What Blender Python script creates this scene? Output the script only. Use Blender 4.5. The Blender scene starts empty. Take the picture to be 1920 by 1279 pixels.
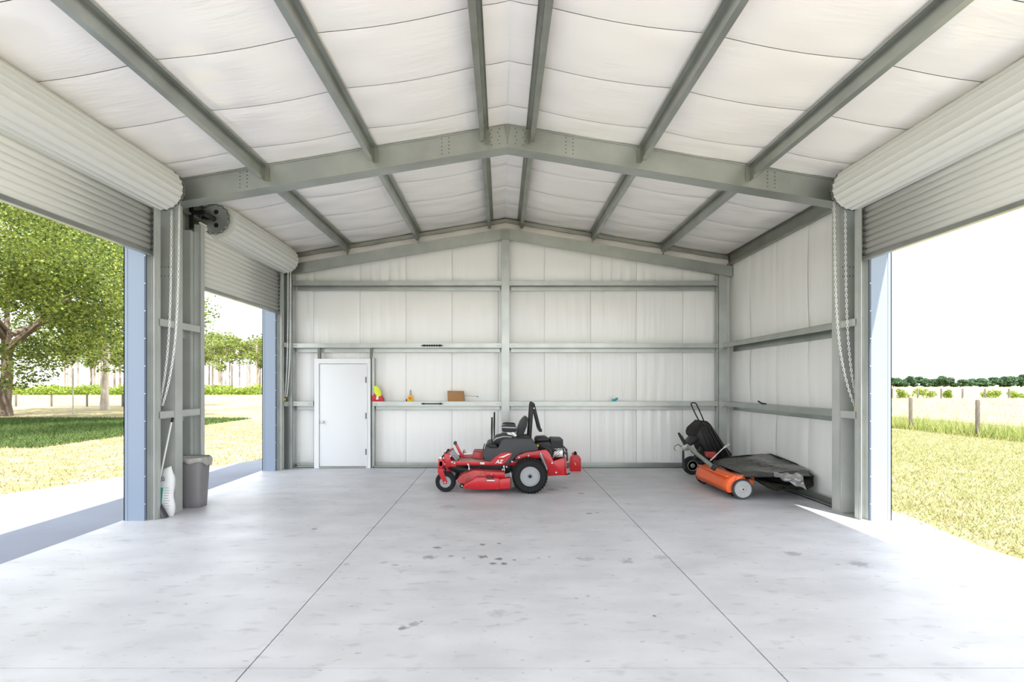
import bpy, bmesh, math, random
import numpy as np
from mathutils import Vector, Matrix
S = bpy.context.scene
COL = S.collection
PI = math.pi
random.seed(7); RNG = np.random.default_rng(7)

# ------------------------------------------------------------------ camera, sky, sun, exposure
FPX = 1067.0; HC = 1.63; VX, VY = 941.0, 721.0       # focal length in pixels, eye height, vanishing point
cam_d = bpy.data.cameras.new('camera'); cam = bpy.data.objects.new('camera', cam_d); COL.objects.link(cam)
cam_d.sensor_width = 36.0; cam_d.lens = 36.0*FPX/1920.0
cam.location = (0, 0, HC); cam.rotation_euler = (PI/2, 0, 0)
cam_d.shift_x = (960.0-VX)/1920.0; cam_d.shift_y = (VY-639.5)/1920.0
cam_d.clip_end = 3000; cam_d.clip_start = 0.05
S.camera = cam
S.view_settings.view_transform = 'Standard'; S.view_settings.look = 'None'
S.view_settings.gamma = 1.0; S.view_settings.use_curve_mapping = False
S.view_settings.exposure = 1.27
W = bpy.data.worlds.new('sky'); S.world = W; W.use_nodes = True
bg = W.node_tree.nodes['Background']
bg.inputs['Color'].default_value = (0.90, 0.945, 1.0, 1); bg.inputs['Strength'].default_value = 1.3
sun_d = bpy.data.lights.new('sun', 'SUN'); sun_d.energy = 4.6; sun_d.angle = math.radians(0.6); sun_d.color = (1.0, .96, .88)
sun = bpy.data.objects.new('sun', sun_d); COL.objects.link(sun)
sun.rotation_euler = Vector((-.20, .56, -1)).to_track_quat('-Z', 'Y').to_euler(); sun.location = (8, -10, 20)
try:
    S.cycles.use_denoising = True; S.cycles.max_bounces = 12; S.cycles.diffuse_bounces = 8; S.cycles.sample_clamp_indirect = 6
except Exception: pass

def wx(px, Y): return (px-VX)*Y/FPX
def wz(py, Y): return HC-(py-VY)*Y/FPX

# ------------------------------------------------------------------ materials
def mat(name, col, rough=.6, metal=0, spec=.5, noise=None, bump=None, trans=0, island=0, coat=0, col2=None):
    """noise=(scale xyz, amount, detail) varies the colour; bump=(scale xyz, strength, distance)."""
    m = bpy.data.materials.new(name); m.use_nodes = True
    nt = m.node_tree; b = nt.nodes['Principled BSDF']
    b.inputs['Base Color'].default_value = (*col, 1); b.inputs['Roughness'].default_value = rough
    b.inputs['Metallic'].default_value = metal; b.inputs['Specular IOR Level'].default_value = spec
    if coat: b.inputs['Coat Weight'].default_value = coat
    L = nt.links; N = nt.nodes
    def coords(sc):
        g = N.new('ShaderNodeNewGeometry'); v = N.new('ShaderNodeVectorMath'); v.operation = 'MULTIPLY'
        v.inputs[1].default_value = sc; L.new(g.outputs['Position'], v.inputs[0]); return v.outputs[0]
    if noise or island:
        mx = N.new('ShaderNodeMix'); mx.data_type = 'RGBA'; mx.blend_type = 'MIX'
        a = noise[1] if noise else island
        mx.inputs['A'].default_value = (*[max(0, c*(1-a)) for c in col], 1); mx.inputs['B'].default_value = (*[min(1, c*(1+a)) for c in col], 1)
        if col2: mx.inputs['A'].default_value = (*col, 1); mx.inputs['B'].default_value = (*col2, 1)
        if noise:
            t = N.new('ShaderNodeTexNoise'); t.inputs['Scale'].default_value = 1; t.inputs['Detail'].default_value = noise[2] if len(noise) > 2 else 4
            L.new(coords(noise[0]), t.inputs['Vector'])
            r = N.new('ShaderNodeMapRange'); r.inputs['From Min'].default_value = .3; r.inputs['From Max'].default_value = .7
            L.new(t.outputs['Fac'], r.inputs['Value']); L.new(r.outputs[0], mx.inputs['Factor'])
        else:
            g = N.new('ShaderNodeNewGeometry'); L.new(g.outputs['Random Per Island'], mx.inputs['Factor'])
        L.new(mx.outputs['Result'], b.inputs['Base Color'])
    if bump:
        t = N.new('ShaderNodeTexNoise'); t.inputs['Scale'].default_value = 1; t.inputs['Detail'].default_value = 3
        L.new(coords(bump[0]), t.inputs['Vector'])
        bp = N.new('ShaderNodeBump'); bp.inputs['Strength'].default_value = bump[1]; bp.inputs['Distance'].default_value = bump[2]
        L.new(t.outputs['Fac'], bp.inputs['Height']); L.new(bp.outputs[0], b.inputs['Normal'])
    if trans:
        tr = N.new('ShaderNodeBsdfTranslucent'); ms = N.new('ShaderNodeMixShader'); ms.inputs[0].default_value = trans
        if noise or island: L.new(mx.outputs['Result'], tr.inputs['Color'])
        else: tr.inputs['Color'].default_value = (*col, 1)
        L.new(b.outputs[0], ms.inputs[1]); L.new(tr.outputs[0], ms.inputs[2]); L.new(ms.outputs[0], N['Material Output'].inputs['Surface'])
    return m

def vinyl(name, col, long_axis):
    """white insulation facing: fine wrinkles drawn out along one axis, soft sheen."""
    m = bpy.data.materials.new(name); m.use_nodes = True; nt = m.node_tree; N = nt.nodes; L = nt.links; b = N['Principled BSDF']
    b.inputs['Base Color'].default_value = (*col, 1); b.inputs['Roughness'].default_value = .17; b.inputs['Specular IOR Level'].default_value = .6
    g = N.new('ShaderNodeNewGeometry')
    prev = None
    for (fine, lo, st, di) in ((22, .8, .7, .012), (70, 3.0, .45, .004)):
        sc = [fine]*3; sc[long_axis] = lo
        v = N.new('ShaderNodeVectorMath'); v.operation = 'MULTIPLY'; v.inputs[1].default_value = sc; L.new(g.outputs['Position'], v.inputs[0])
        t = N.new('ShaderNodeTexNoise'); t.inputs['Scale'].default_value = .6; t.inputs['Detail'].default_value = 2; t.inputs['Distortion'].default_value = .4
        L.new(v.outputs[0], t.inputs['Vector'])
        # wrinkles come in patches
        p = N.new('ShaderNodeTexNoise'); p.inputs['Scale'].default_value = 1.1; L.new(g.outputs['Position'], p.inputs['Vector'])
        r = N.new('ShaderNodeMapRange'); r.inputs['From Min'].default_value = .42; r.inputs['From Max'].default_value = .65; L.new(p.outputs['Fac'], r.inputs['Value'])
        mu = N.new('ShaderNodeMath'); mu.operation = 'MULTIPLY'; L.new(t.outputs['Fac'], mu.inputs[0]); L.new(r.outputs[0], mu.inputs[1])
        bp = N.new('ShaderNodeBump'); bp.inputs['Strength'].default_value = st; bp.inputs['Distance'].default_value = di
        L.new(mu.outputs[0], bp.inputs['Height'])
        if prev: L.new(prev, bp.inputs['Normal'])
        prev = bp.outputs[0]
    L.new(prev, b.inputs['Normal'])
    return m

M = {}
M['roofvinyl'] = vinyl('roof_vinyl', (.90, .875, .86), 0)
M['wallvinyl'] = vinyl('wall_vinyl', (.90, .908, .89), 2)
M['galv'] = mat('galvanised_steel', (.38, .405, .375), .34, .75, noise=((2, 2, 2), .14, 5))
M['galvd'] = mat('weathered_galvanised_steel', (.29, .305, .27), .42, .6, noise=((3, 3, 3), .15, 5))
M['galvl'] = mat('bright_galvanised_steel', (.43, .455, .435), .33, .7, noise=((3, 3, 3), .1, 4))
M['galvc'] = mat('pale_primed_steel', (.54, .565, .54), .42, .35, noise=((3, 3, 3), .08, 4))
M['bolt'] = mat('dull_bolt_steel', (.16, .17, .16), .5, .4)
M['curtain'] = mat('painted_ivory_steel', (.71, .72, .685), .27)
M['blue'] = mat('blue_grey_painted_trim', (.25, .31, .40), .4)
M['siding'] = mat('grey_siding', (.50, .53, .50), .5, .2)
M['black'] = mat('black_plastic', (.011, .011, .012), .45, spec=.35)
M['seal'] = mat('dark_blue_seal', (.07, .09, .13), .6)
M['chain'] = mat('zinc_chain', (.78, .79, .77), .35, .2)
M['rubber'] = mat('black_rubber', (.016, .016, .017), .8, spec=.25)
M['seat'] = mat('charcoal_vinyl', (.025, .026, .028), .5, spec=.35)
M['red'] = mat('red_paint', (.50, .006, .014), .3, coat=.2)
M['redworn'] = mat('worn_red_paint', (.42, .05, .05), .5, noise=((9, 9, 9), .45, 6))
M['redplastic'] = mat('red_plastic', (.62, .015, .02), .35)
M['pod'] = mat('dark_grey_plastic', (.055, .058, .062), .55, spec=.3)
M['rim'] = mat('silver_wheel_paint', (.33, .345, .36), .42, .4)
M['alu'] = mat('cast_aluminium', (.6, .6, .6), .35, .7)
M['white'] = mat('white_paint', (.82, .83, .84), .4)
M['doorw'] = mat('white_door_paint', (.80, .82, .83), .45)
M['tan'] = mat('worn_footplate', (.42, .30, .25), .7, noise=((12, 12, 12), .3, 4))
M['orange'] = mat('orange_plastic', (.85, .13, .02), .35)
M['bag'] = mat('dark_grey_poly_fabric', (.07, .067, .06), .22, bump=((9, 9, 9), .8, .03))
M['greyplastic'] = mat('light_grey_plastic', (.42, .425, .43), .5)
M['bagglare'] = mat('crumpled_bag_glare', (.36, .36, .36), .12, .3, bump=((16, 16, 16), 1, .03))  # pale grey gloss paints sun glare onto the crumpled bag side
M['tub'] = mat('black_poly_tub', (.013, .011, .010), .42, spec=.35)
M['can'] = mat('taupe_plastic', (.22, .21, .215), .45)
M['liner'] = mat('clear_bin_liner', (.42, .41, .38), .25, bump=((30, 30, 30), .8, .01))
M['sack'] = mat('white_woven_sack', (.78, .79, .78), .5, bump=((18, 18, 18), .5, .01))
M['green'] = mat('sack_green_print', (.04, .42, .27), .5)
M['card'] = mat('cardboard', (.42, .22, .09), .8)
M['yellow'] = mat('yellow_plastic', (.85, .55, .02), .4)
M['glove'] = mat('yellow_green_fabric', (.72, .85, .06), .7)
M['teal'] = mat('teal_plastic', (.02, .38, .42), .5)
M['bark'] = mat('oak_bark', (.16, .12, .09), .9, noise=((3, 3, 1), .4, 6), bump=((8, 8, 2), 1, .05))
M['barkpale'] = mat('pale_pine_bark', (.30, .25, .21), .9, noise=((3, 3, 1), .3, 6))
M['wood'] = mat('weathered_post_wood', (.13, .11, .09), .9, noise=((6, 6, 1), .3, 4))
M['oakleaf'] = mat('oak_leaf', (.03, .07, .012), .5, trans=.3, island=.8, col2=(.33, .40, .07))
M['palebark'] = mat('pale_bark', (.46, .40, .34), .9, noise=((3, 3, 1), .3, 6))
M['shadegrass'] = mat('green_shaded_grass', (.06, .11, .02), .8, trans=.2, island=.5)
M['pineleaf'] = mat('pine_needles', (.07, .12, .03), .6, trans=.3, island=.5, col2=(.30, .34, .07))
M['hedgeleaf'] = mat('bright_hedge_leaf', (.22, .30, .03), .6, trans=.35, island=.4)
M['farleaf'] = mat('far_tree_leaf', (.07, .14, .06), .7, trans=.2, island=.5)
M['blade'] = mat('grass_blade', (.16, .22, .05), .7, trans=.25, island=.65, col2=(.46, .40, .22))
M['greenblade'] = mat('green_tall_grass', (.16, .24, .05), .7, trans=.3, island=.4, col2=(.42, .42, .14))
M['tanblade'] = mat('tan_grass_blade', (.20, .20, .07), .8, trans=.25, island=.5, col2=(.50, .41, .24))
M['straw'] = mat('straw_blade', (.56, .50, .34), .8, trans=.3, island=.4)

def ground_mat():
    m = bpy.data.materials.new('dry_grass_ground'); m.use_nodes = True; N = m.node_tree.nodes; L = m.node_tree.links; b = N['Principled BSDF']
    b.inputs['Roughness'].default_value = .95; b.inputs['Specular IOR Level'].default_value = .1
    g = N.new('ShaderNodeNewGeometry')
    def ns(sc, det=5):
        t = N.new('ShaderNodeTexNoise'); t.inputs['Scale'].default_value = sc; t.inputs['Detail'].default_value = det; L.new(g.outputs['Position'], t.inputs['Vector']); return t.outputs['Fac']
    def ramp(f, *st):
        r = N.new('ShaderNodeValToRGB'); L.new(f, r.inputs[0])
        while len(r.color_ramp.elements) < len(st): r.color_ramp.elements.new(.5)
        for e, (p, c) in zip(r.color_ramp.elements, st): e.position = p; e.color = (*c, 1)
        return r.outputs[0]
    c1 = ramp(ns(2.2, 8), (.35, (.17, .155, .065)), (.5, (.31, .26, .145)), (.66, (.44, .38, .28)))
    c2 = ramp(ns(.25, 4), (.35, (.22, .21, .08)), (.6, (.40, .34, .22)))
    mx = N.new('ShaderNodeMix'); mx.data_type = 'RGBA'; mx.inputs['Factor'].default_value = .45; L.new(c1, mx.inputs['A']); L.new(c2, mx.inputs['B'])
    L.new(mx.outputs['Result'], b.inputs['Base Color'])
    bp = N.new('ShaderNodeBump'); bp.inputs['Distance'].default_value = .05; bp.inputs['Strength'].default_value = .8; L.new(ns(14, 6), bp.inputs['Height']); L.new(bp.outputs[0], b.inputs['Normal'])
    return m
M['ground'] = ground_mat()
M['sand'] = mat('pale_sand', (.72, .66, .55), .95, noise=((5, 5, 5), .2, 6))

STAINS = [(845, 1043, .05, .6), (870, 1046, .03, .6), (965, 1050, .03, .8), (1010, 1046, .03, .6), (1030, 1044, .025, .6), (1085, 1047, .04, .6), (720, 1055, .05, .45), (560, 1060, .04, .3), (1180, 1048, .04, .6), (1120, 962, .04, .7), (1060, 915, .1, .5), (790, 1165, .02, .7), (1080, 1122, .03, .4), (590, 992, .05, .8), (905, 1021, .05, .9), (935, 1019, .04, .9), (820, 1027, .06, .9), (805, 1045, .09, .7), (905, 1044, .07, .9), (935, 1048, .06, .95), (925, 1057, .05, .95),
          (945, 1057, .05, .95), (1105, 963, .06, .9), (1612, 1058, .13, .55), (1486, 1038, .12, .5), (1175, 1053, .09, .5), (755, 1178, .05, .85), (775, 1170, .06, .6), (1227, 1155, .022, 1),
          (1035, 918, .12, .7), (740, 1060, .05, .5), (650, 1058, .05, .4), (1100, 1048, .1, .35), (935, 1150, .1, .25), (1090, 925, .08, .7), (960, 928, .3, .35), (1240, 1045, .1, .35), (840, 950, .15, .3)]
def concrete_mat():
    m = bpy.data.materials.new('concrete'); m.use_nodes = True; N = m.node_tree.nodes; L = m.node_tree.links; b = N['Principled BSDF']
    g = N.new('ShaderNodeNewGeometry')
    def math_(op, a, bb):
        n = N.new('ShaderNodeMath'); n.operation = op
        for i, v in enumerate((a, bb)):
            if isinstance(v, (int, float)): n.inputs[i].default_value = v
            elif v is not None: L.new(v, n.inputs[i])
        return n.outputs[0]
    def ns(sc, det=5, sx=(1, 1, 1)):
        v = N.new('ShaderNodeVectorMath'); v.operation = 'MULTIPLY'; v.inputs[1].default_value = sx; L.new(g.outputs['Position'], v.inputs[0])
        t = N.new('ShaderNodeTexNoise'); t.inputs['Scale'].default_value = sc; t.inputs['Detail'].default_value = det; L.new(v.outputs[0], t.inputs['Vector']); return t.outputs['Fac']
    r = N.new('ShaderNodeValToRGB'); L.new(ns(1.6, 9, (1, 1.6, 1)), r.inputs[0])
    r.color_ramp.elements[0].position = .3; r.color_ramp.elements[0].color = (.50, .505, .535, 1)
    r.color_ramp.elements[1].position = .7; r.color_ramp.elements[1].color = (.61, .615, .65, 1)
    # trowel swirls and smears
    sm = N.new('ShaderNodeMapRange'); L.new(ns(5, 8, (1, 2.2, 1)), sm.inputs['Value']); sm.inputs['From Min'].default_value = .58; sm.inputs['From Max'].default_value = .75; sm.inputs['To Max'].default_value = .30
    # tyre scuffs: small dark flecks
    fl = N.new('ShaderNodeMapRange'); L.new(ns(13, 3, (1, 1.5, 1)), fl.inputs['Value']); fl.inputs['From Min'].default_value = .67; fl.inputs['From Max'].default_value = .74; fl.inputs['To Max'].default_value = .42
    tot = math_('MAXIMUM', sm.outputs[0], fl.outputs[0])
    wob = N.new('ShaderNodeTexNoise'); wob.inputs['Scale'].default_value = 24; wob.inputs['Detail'].default_value = 6; L.new(g.outputs['Position'], wob.inputs['Vector'])
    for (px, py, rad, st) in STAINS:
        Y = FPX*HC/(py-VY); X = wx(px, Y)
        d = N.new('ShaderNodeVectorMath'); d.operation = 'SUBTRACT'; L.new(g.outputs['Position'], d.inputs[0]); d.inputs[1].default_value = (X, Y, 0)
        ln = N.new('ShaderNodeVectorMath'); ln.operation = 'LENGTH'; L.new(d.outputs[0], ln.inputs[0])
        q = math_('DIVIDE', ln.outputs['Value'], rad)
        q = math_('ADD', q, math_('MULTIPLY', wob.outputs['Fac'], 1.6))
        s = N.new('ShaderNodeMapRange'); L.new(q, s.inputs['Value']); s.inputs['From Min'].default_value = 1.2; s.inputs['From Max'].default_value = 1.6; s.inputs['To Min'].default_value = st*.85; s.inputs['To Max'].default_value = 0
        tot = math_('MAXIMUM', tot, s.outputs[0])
    mx = N.new('ShaderNodeMix'); mx.data_type = 'RGBA'; L.new(tot, mx.inputs['Factor']); L.new(r.outputs[0], mx.inputs['A']); mx.inputs['B'].default_value = (.10, .10, .115, 1)
    L.new(mx.outputs['Result'], b.inputs['Base Color'])
    rr = N.new('ShaderNodeMapRange'); L.new(ns(2.5, 6), rr.inputs['Value']); rr.inputs['To Min'].default_value = .3; rr.inputs['To Max'].default_value = .62; L.new(rr.outputs[0], b.inputs['Roughness'])
    bp = N.new('ShaderNodeBump'); bp.inputs['Strength'].default_value = .15; bp.inputs['Distance'].default_value = .004; L.new(ns(30, 4), bp.inputs['Height']); L.new(bp.outputs[0], b.inputs['Normal'])
    return m
M['concrete'] = concrete_mat()
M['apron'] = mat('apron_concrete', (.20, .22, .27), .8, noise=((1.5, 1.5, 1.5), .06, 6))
M['joint'] = mat('dark_joint_fill', (.13, .13, .13), .95)  # dark bed below the slabs, seen in the sawn joints

# ------------------------------------------------------------------ mesh building
class MB:
    def __init__(s): s.v = []; s.f = []
    def add(s, vs, fs):
        o = len(s.v); s.v += [tuple(v) for v in vs]; s.f += [tuple(i+o for i in f) for f in fs]; return s
    def box(s, x0, x1, y0, y1, z0, z1):
        if x0 > x1: x0, x1 = x1, x0
        vs = [(x, y, z) for x in (x0, x1) for y in (y0, y1) for z in (z0, z1)]
        return s.add(vs, [(0, 1, 3, 2), (4, 6, 7, 5), (0, 4, 5, 1), (2, 3, 7, 6), (0, 2, 6, 4), (1, 5, 7, 3)])
    def hexa(s, a, b):      # two quads (lists of 4 points), joined
        return s.add(list(a)+list(b), [(0, 1, 2, 3), (7, 6, 5, 4), (0, 4, 5, 1), (1, 5, 6, 2), (2, 6, 7, 3), (3, 7, 4, 0)])
    def prism(s, poly, axis, a, b):   # poly: 2-D outline; axis 'x': (y,z), 'y': (x,z), 'z': (x,y)
        def P(p, t): return {'x': (t, p[0], p[1]), 'y': (p[0], t, p[1]), 'z': (p[0], p[1], t)}[axis]
        n = len(poly); vs = [P(p, a) for p in poly]+[P(p, b) for p in poly]
        return s.add(vs, [tuple(range(n)), tuple(range(2*n-1, n-1, -1))]+[(i, i+n, (i+1) % n+n, (i+1) % n) for i in range(n)])
    def tube(s, pts, r, n=10, cap=True):
        pts = [Vector(p) for p in pts]; rs = r if isinstance(r, (list, tuple)) else [r]*len(pts)
        rings = []; up = None
        for i, p in enumerate(pts):
            t = (pts[min(i+1, len(pts)-1)]-pts[max(i-1, 0)]).normalized()
            if up is None:
                up = Vector((0, 0, 1)) if abs(t.z) < .9 else Vector((1, 0, 0))
            u = (up-t*up.dot(t)).normalized(); w = t.cross(u); up = u
            rings.append([p+(u*math.cos(k*2*PI/n)+w*math.sin(k*2*PI/n))*rs[i] for k in range(n)])
        vs = [v for rg in rings for v in rg]; fs = []
        for i in range(len(pts)-1):
            for k in range(n): fs.append((i*n+k, i*n+(k+1) % n, (i+1)*n+(k+1) % n, (i+1)*n+k))
        if cap: fs += [tuple(range(n-1, -1, -1)), tuple((len(pts)-1)*n+k for k in range(n))]
        return s.add(vs, fs)
    def bar(s, a, b, w, h, up=(0, 0, 1)):   # rectangular bar from a to b
        a = Vector(a); b = Vector(b); t = (b-a).normalized(); up = Vector(up)
        if abs(t.dot(up)) > .95: up = Vector((1, 0, 0))
        u = t.cross(up).normalized()*w/2; v = t.cross(u).normalized()*h/2
        return s.hexa([a+u+v, a-u+v, a-u-v, a+u-v], [b+u+v, b-u+v, b-u-v, b+u-v])
    def lathe(s, prof, c, axis='y', n=32, ph=0):   # prof: (offset along axis, radius)
        vs = []; fs = []; c = Vector(c)
        for (t, r) in prof:
            for k in range(n):
                a = k*2*PI/n+ph; q = (r*math.cos(a), r*math.sin(a))
                vs.append(c+Vector({'y': (q[0], t, q[1]), 'x': (t, q[0], q[1]), 'z': (q[0], q[1], t)}[axis]))
        m = len(prof)
        for i in range(m-1):
            for k in range(n): fs.append((i*n+k, i*n+(k+1) % n, (i+1)*n+(k+1) % n, (i+1)*n+k))
        fs += [tuple(range(n-1, -1, -1)), tuple((m-1)*n+k for k in range(n))]
        return s.add(vs, fs)
    def ball(s, c, rx, ry, rz, n=16, m=10, noise=0):
        vs = []; fs = []
        for i in range(m+1):
            a = PI*i/m
            for k in range(n):
                b = 2*PI*k/n; q = 1+noise*(random.random()-.5)
                vs.append((c[0]+rx*math.sin(a)*math.cos(b)*q, c[1]+ry*math.sin(a)*math.sin(b)*q, c[2]+rz*math.cos(a)*q))
        for i in range(m):
            for k in range(n): fs.append((i*n+k, (i+1)*n+k, (i+1)*n+(k+1) % n, i*n+(k+1) % n))
        return s.add(vs, fs)
    def grid(s, fn, nu, nv):
        vs = [fn(i/nu, j/nv) for i in range(nu+1) for j in range(nv+1)]
        return s.add(vs, [(i*(nv+1)+j, (i+1)*(nv+1)+j, (i+1)*(nv+1)+j+1, i*(nv+1)+j+1) for i in range(nu) for j in range(nv)])
    def build(s, name, m, parent=None, smooth=30, bevel=0, solid=0, kind=None, origin=None):
        me = bpy.data.meshes.new(name); o_ = Vector(origin) if origin else Vector((0, 0, 0))
        base = Vector(parent.matrix_world.translation) if parent else Vector((0, 0, 0))
        if parent: o_ = base
        me.from_pydata([tuple(Vector(v)-o_) for v in s.v], [], s.f); me.validate()
        bm = bmesh.new(); bm.from_mesh(me); bmesh.ops.remove_doubles(bm, verts=bm.verts, dist=1e-6)
        bmesh.ops.recalc_face_normals(bm, faces=bm.faces)
        if bevel: bmesh.ops.bevel(bm, geom=[e for e in bm.edges if e.is_manifold and e.calc_face_angle(0) > .6], offset=bevel, segments=2, affect='EDGES', profile=.5, clamp_overlap=True)
        bm.to_mesh(me); bm.free()
        me.materials.append(m)
        if smooth:
            me.polygons.foreach_set('use_smooth', [True]*len(me.polygons)); me.set_sharp_from_angle(angle=math.radians(smooth))
        o = bpy.data.objects.new(name, me); COL.objects.link(o)
        if parent: o.parent = parent; o.location = (0, 0, 0)
        else: o.location = o_
        # parents in this script are never rotated before their parts are built; nested parts share the root's origin
        o.matrix_world = Matrix.Translation(o_)
        if parent: o.matrix_parent_inverse = Matrix.Identity(4)
        if solid:
            md = o.modifiers.new('thickness', 'SOLIDIFY'); md.thickness = solid; md.offset = 0
        if kind: o['kind'] = kind
        return o

def tag(o, label=None, cat=None, group=None, kind=None):
    if label: o['label'] = label
    if cat: o['category'] = cat
    if group: o['group'] = group
    if kind: o['kind'] = kind
    return o
def root(name, loc, label, cat, group=None, kind=None):
    o = bpy.data.objects.new(name, None); COL.objects.link(o); o.location = loc; o.empty_display_size = .2
    o.matrix_world = Matrix.Translation(Vector(loc))
    return tag(o, label, cat, group, kind)
def copy_tree(o, parent=None):
    c = o.copy(); COL.objects.link(c); c.parent = parent
    for ch in list(o.children): copy_tree(ch, c)
    return c
def text(body, size, loc, m, parent, name='lettering', rot=(PI/2, 0, 0), shear=0, ext=.0006, bold=0):
    cu = bpy.data.curves.new(name, 'FONT'); cu.body = body; cu.size = size; cu.extrude = ext; cu.shear = shear; cu.offset = bold
    cu.resolution_u = 2; cu.materials.append(m)
    o = bpy.data.objects.new(name, cu); COL.objects.link(o); o.parent = parent
    base = parent.matrix_world.translation
    o.location = Vector(loc)-base; o.rotation_euler = rot
    me = bpy.data.meshes.new_from_object(o); mo = bpy.data.objects.new(name, me); COL.objects.link(mo); mo.parent = parent
    mo.location = o.location; mo.rotation_euler = rot; bpy.data.objects.remove(o)
    return mo
def leaves(name, pts, size, m, parent=None, kind='stuff', flat=.5, origin=(0, 0, 0), aspect=.6):
    """pts: n x 3 array; one small bent quad per point."""
    n = len(pts); d = RNG.normal(size=(n, 3)); d[:, 2] *= flat; d /= np.linalg.norm(d, axis=1)[:, None]
    e = RNG.normal(size=(n, 3)); e -= d*(e*d).sum(1)[:, None]; e /= np.linalg.norm(e, axis=1)[:, None]
    sz = (size*(.6+.8*RNG.random(n)))[:, None]
    a = pts-d*sz*.5; b = pts+d*sz*.5; w = e*sz*aspect*.5
    v = np.stack([a, pts+w, b, pts-w], 1).reshape(-1, 3)
    base = np.array(parent.matrix_world.translation) if parent else np.array(origin)
    v = v-base
    me = bpy.data.meshes.new(name); me.vertices.add(4*n); me.vertices.foreach_set('co', v.astype('f').ravel())
    me.loops.add(4*n); me.loops.foreach_set('vertex_index', np.arange(4*n, dtype='i'))
    me.polygons.add(n); me.polygons.foreach_set('loop_start', np.arange(0, 4*n, 4, dtype='i'))
    me.update(calc_edges=True); me.materials.append(m)
    o = bpy.data.objects.new(name, me); COL.objects.link(o)
    if parent: o.parent = parent
    else: o.location = base
    if kind: o['kind'] = kind
    return o
def blades(name, pts, h, m, origin=(0, 0, 0), w=.012, lean=.35):
    n = len(pts); hh = h*(.5+RNG.random(n)); a = RNG.random(n)*2*PI; dx = np.cos(a)*w/2; dy = np.sin(a)*w/2
    l = RNG.normal(size=(n, 2))*lean*hh[:, None]
    v = np.zeros((n, 3, 3)); v[:, 0] = pts; v[:, 1] = pts; v[:, 2] = pts
    v[:, 0, 0] -= dx; v[:, 0, 1] -= dy; v[:, 1, 0] += dx; v[:, 1, 1] += dy; v[:, 2, :2] += l; v[:, 2, 2] += hh
    v = v.reshape(-1, 3)-np.array(origin)
    me = bpy.data.meshes.new(name); me.vertices.add(3*n); me.vertices.foreach_set('co', v.astype('f').ravel())
    me.loops.add(3*n); me.loops.foreach_set('vertex_index', np.arange(3*n, dtype='i'))
    me.polygons.add(n); me.polygons.foreach_set('loop_start', np.arange(0, 3*n, 3, dtype='i'))
    me.update(calc_edges=True); me.materials.append(m)
    o = bpy.data.objects.new(name, me); COL.objects.link(o); o.location = origin; o['kind'] = 'stuff'
    return o

# ------------------------------------------------------------------ main dimensions
XC = .07                       # ridge line
RIDGE, SLOPE = 4.92, .1667
YR = 11.3                      # rear liner
YF = 7.2                       # steel frame
def zr(x): return RIDGE-SLOPE*abs(x-XC)
HALF = 4.58; LIN = 4.46; COLI = 4.21
Y0 = -1.0
def wrap(x): return XC+x

# ------------------------------------------------------------------ floor: poured slabs with sawn joints
fl = root('floor', (XC, 3, 0), 'pale grey concrete floor cut into slabs by straight sawn joints', 'floor', kind='structure')
g = .0045
xs = [-4.55, -1.46, 1.57, 4.66]; ys = [Y0-2, 3.27, 7.40, YR+.25]
for i in range(3):
    yy = ys if i < 2 else [Y0-2, 3.27, 5.04, 7.40, YR+.25]
    for j in range(len(yy)-1):
        g2 = .0035 if yy[j+1] < 4 else .001
        b = MB().box(xs[i]+g, xs[i+1]-g, yy[j]+(.0035 if j == 1 else .001), yy[j+1]-g2, -.14, 0)
        b.build('slab', M['concrete'], fl, smooth=0)
MB().box(-4.54, 4.65, Y0-2, YR+.24, -.16, -.02).build('joint_filler', M['joint'], fl)
ap = MB()
ap.prism([(-4.553, -3), (-9.3, -3), (-8.6, 4), (-7.55, 8.3), (-6.75, 10.2), (-5.9, 11.2), (-5.3, 12.4), (-4.553, 12.6)], 'z', -.12, -.015)
o = ap.build('path', M['apron'], origin=(-6, 4, 0)); tag(o, 'white concrete apron outside the two left roll-up doors', 'driveway', kind='structure')
gm = MB(); gm.add([(-1500, -60, -.06), (1500, -60, -.06), (1500, 2200, -.06), (-1500, 2200, -.06)], [(0, 1, 2, 3)])
o = gm.build('ground', M['ground'], smooth=0); tag(o, 'dry yellow grass field all around the building', 'field', kind='structure')
sd = MB()
def sandfn(u, v):
    y = -2+v*15; w = .30+.25*math.sin(y*1.3)*math.sin(y*.7+1)
    return (4.66+u*(w+.25), y, -.045-.012*u)
sd.grid(sandfn, 3, 40)
o = sd.build('sand_strip', M['sand'], origin=(4.8, 5, -.05)); tag(o, 'pale sandy strip between the concrete floor and the right lawn', 'sand', kind='stuff')

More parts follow.
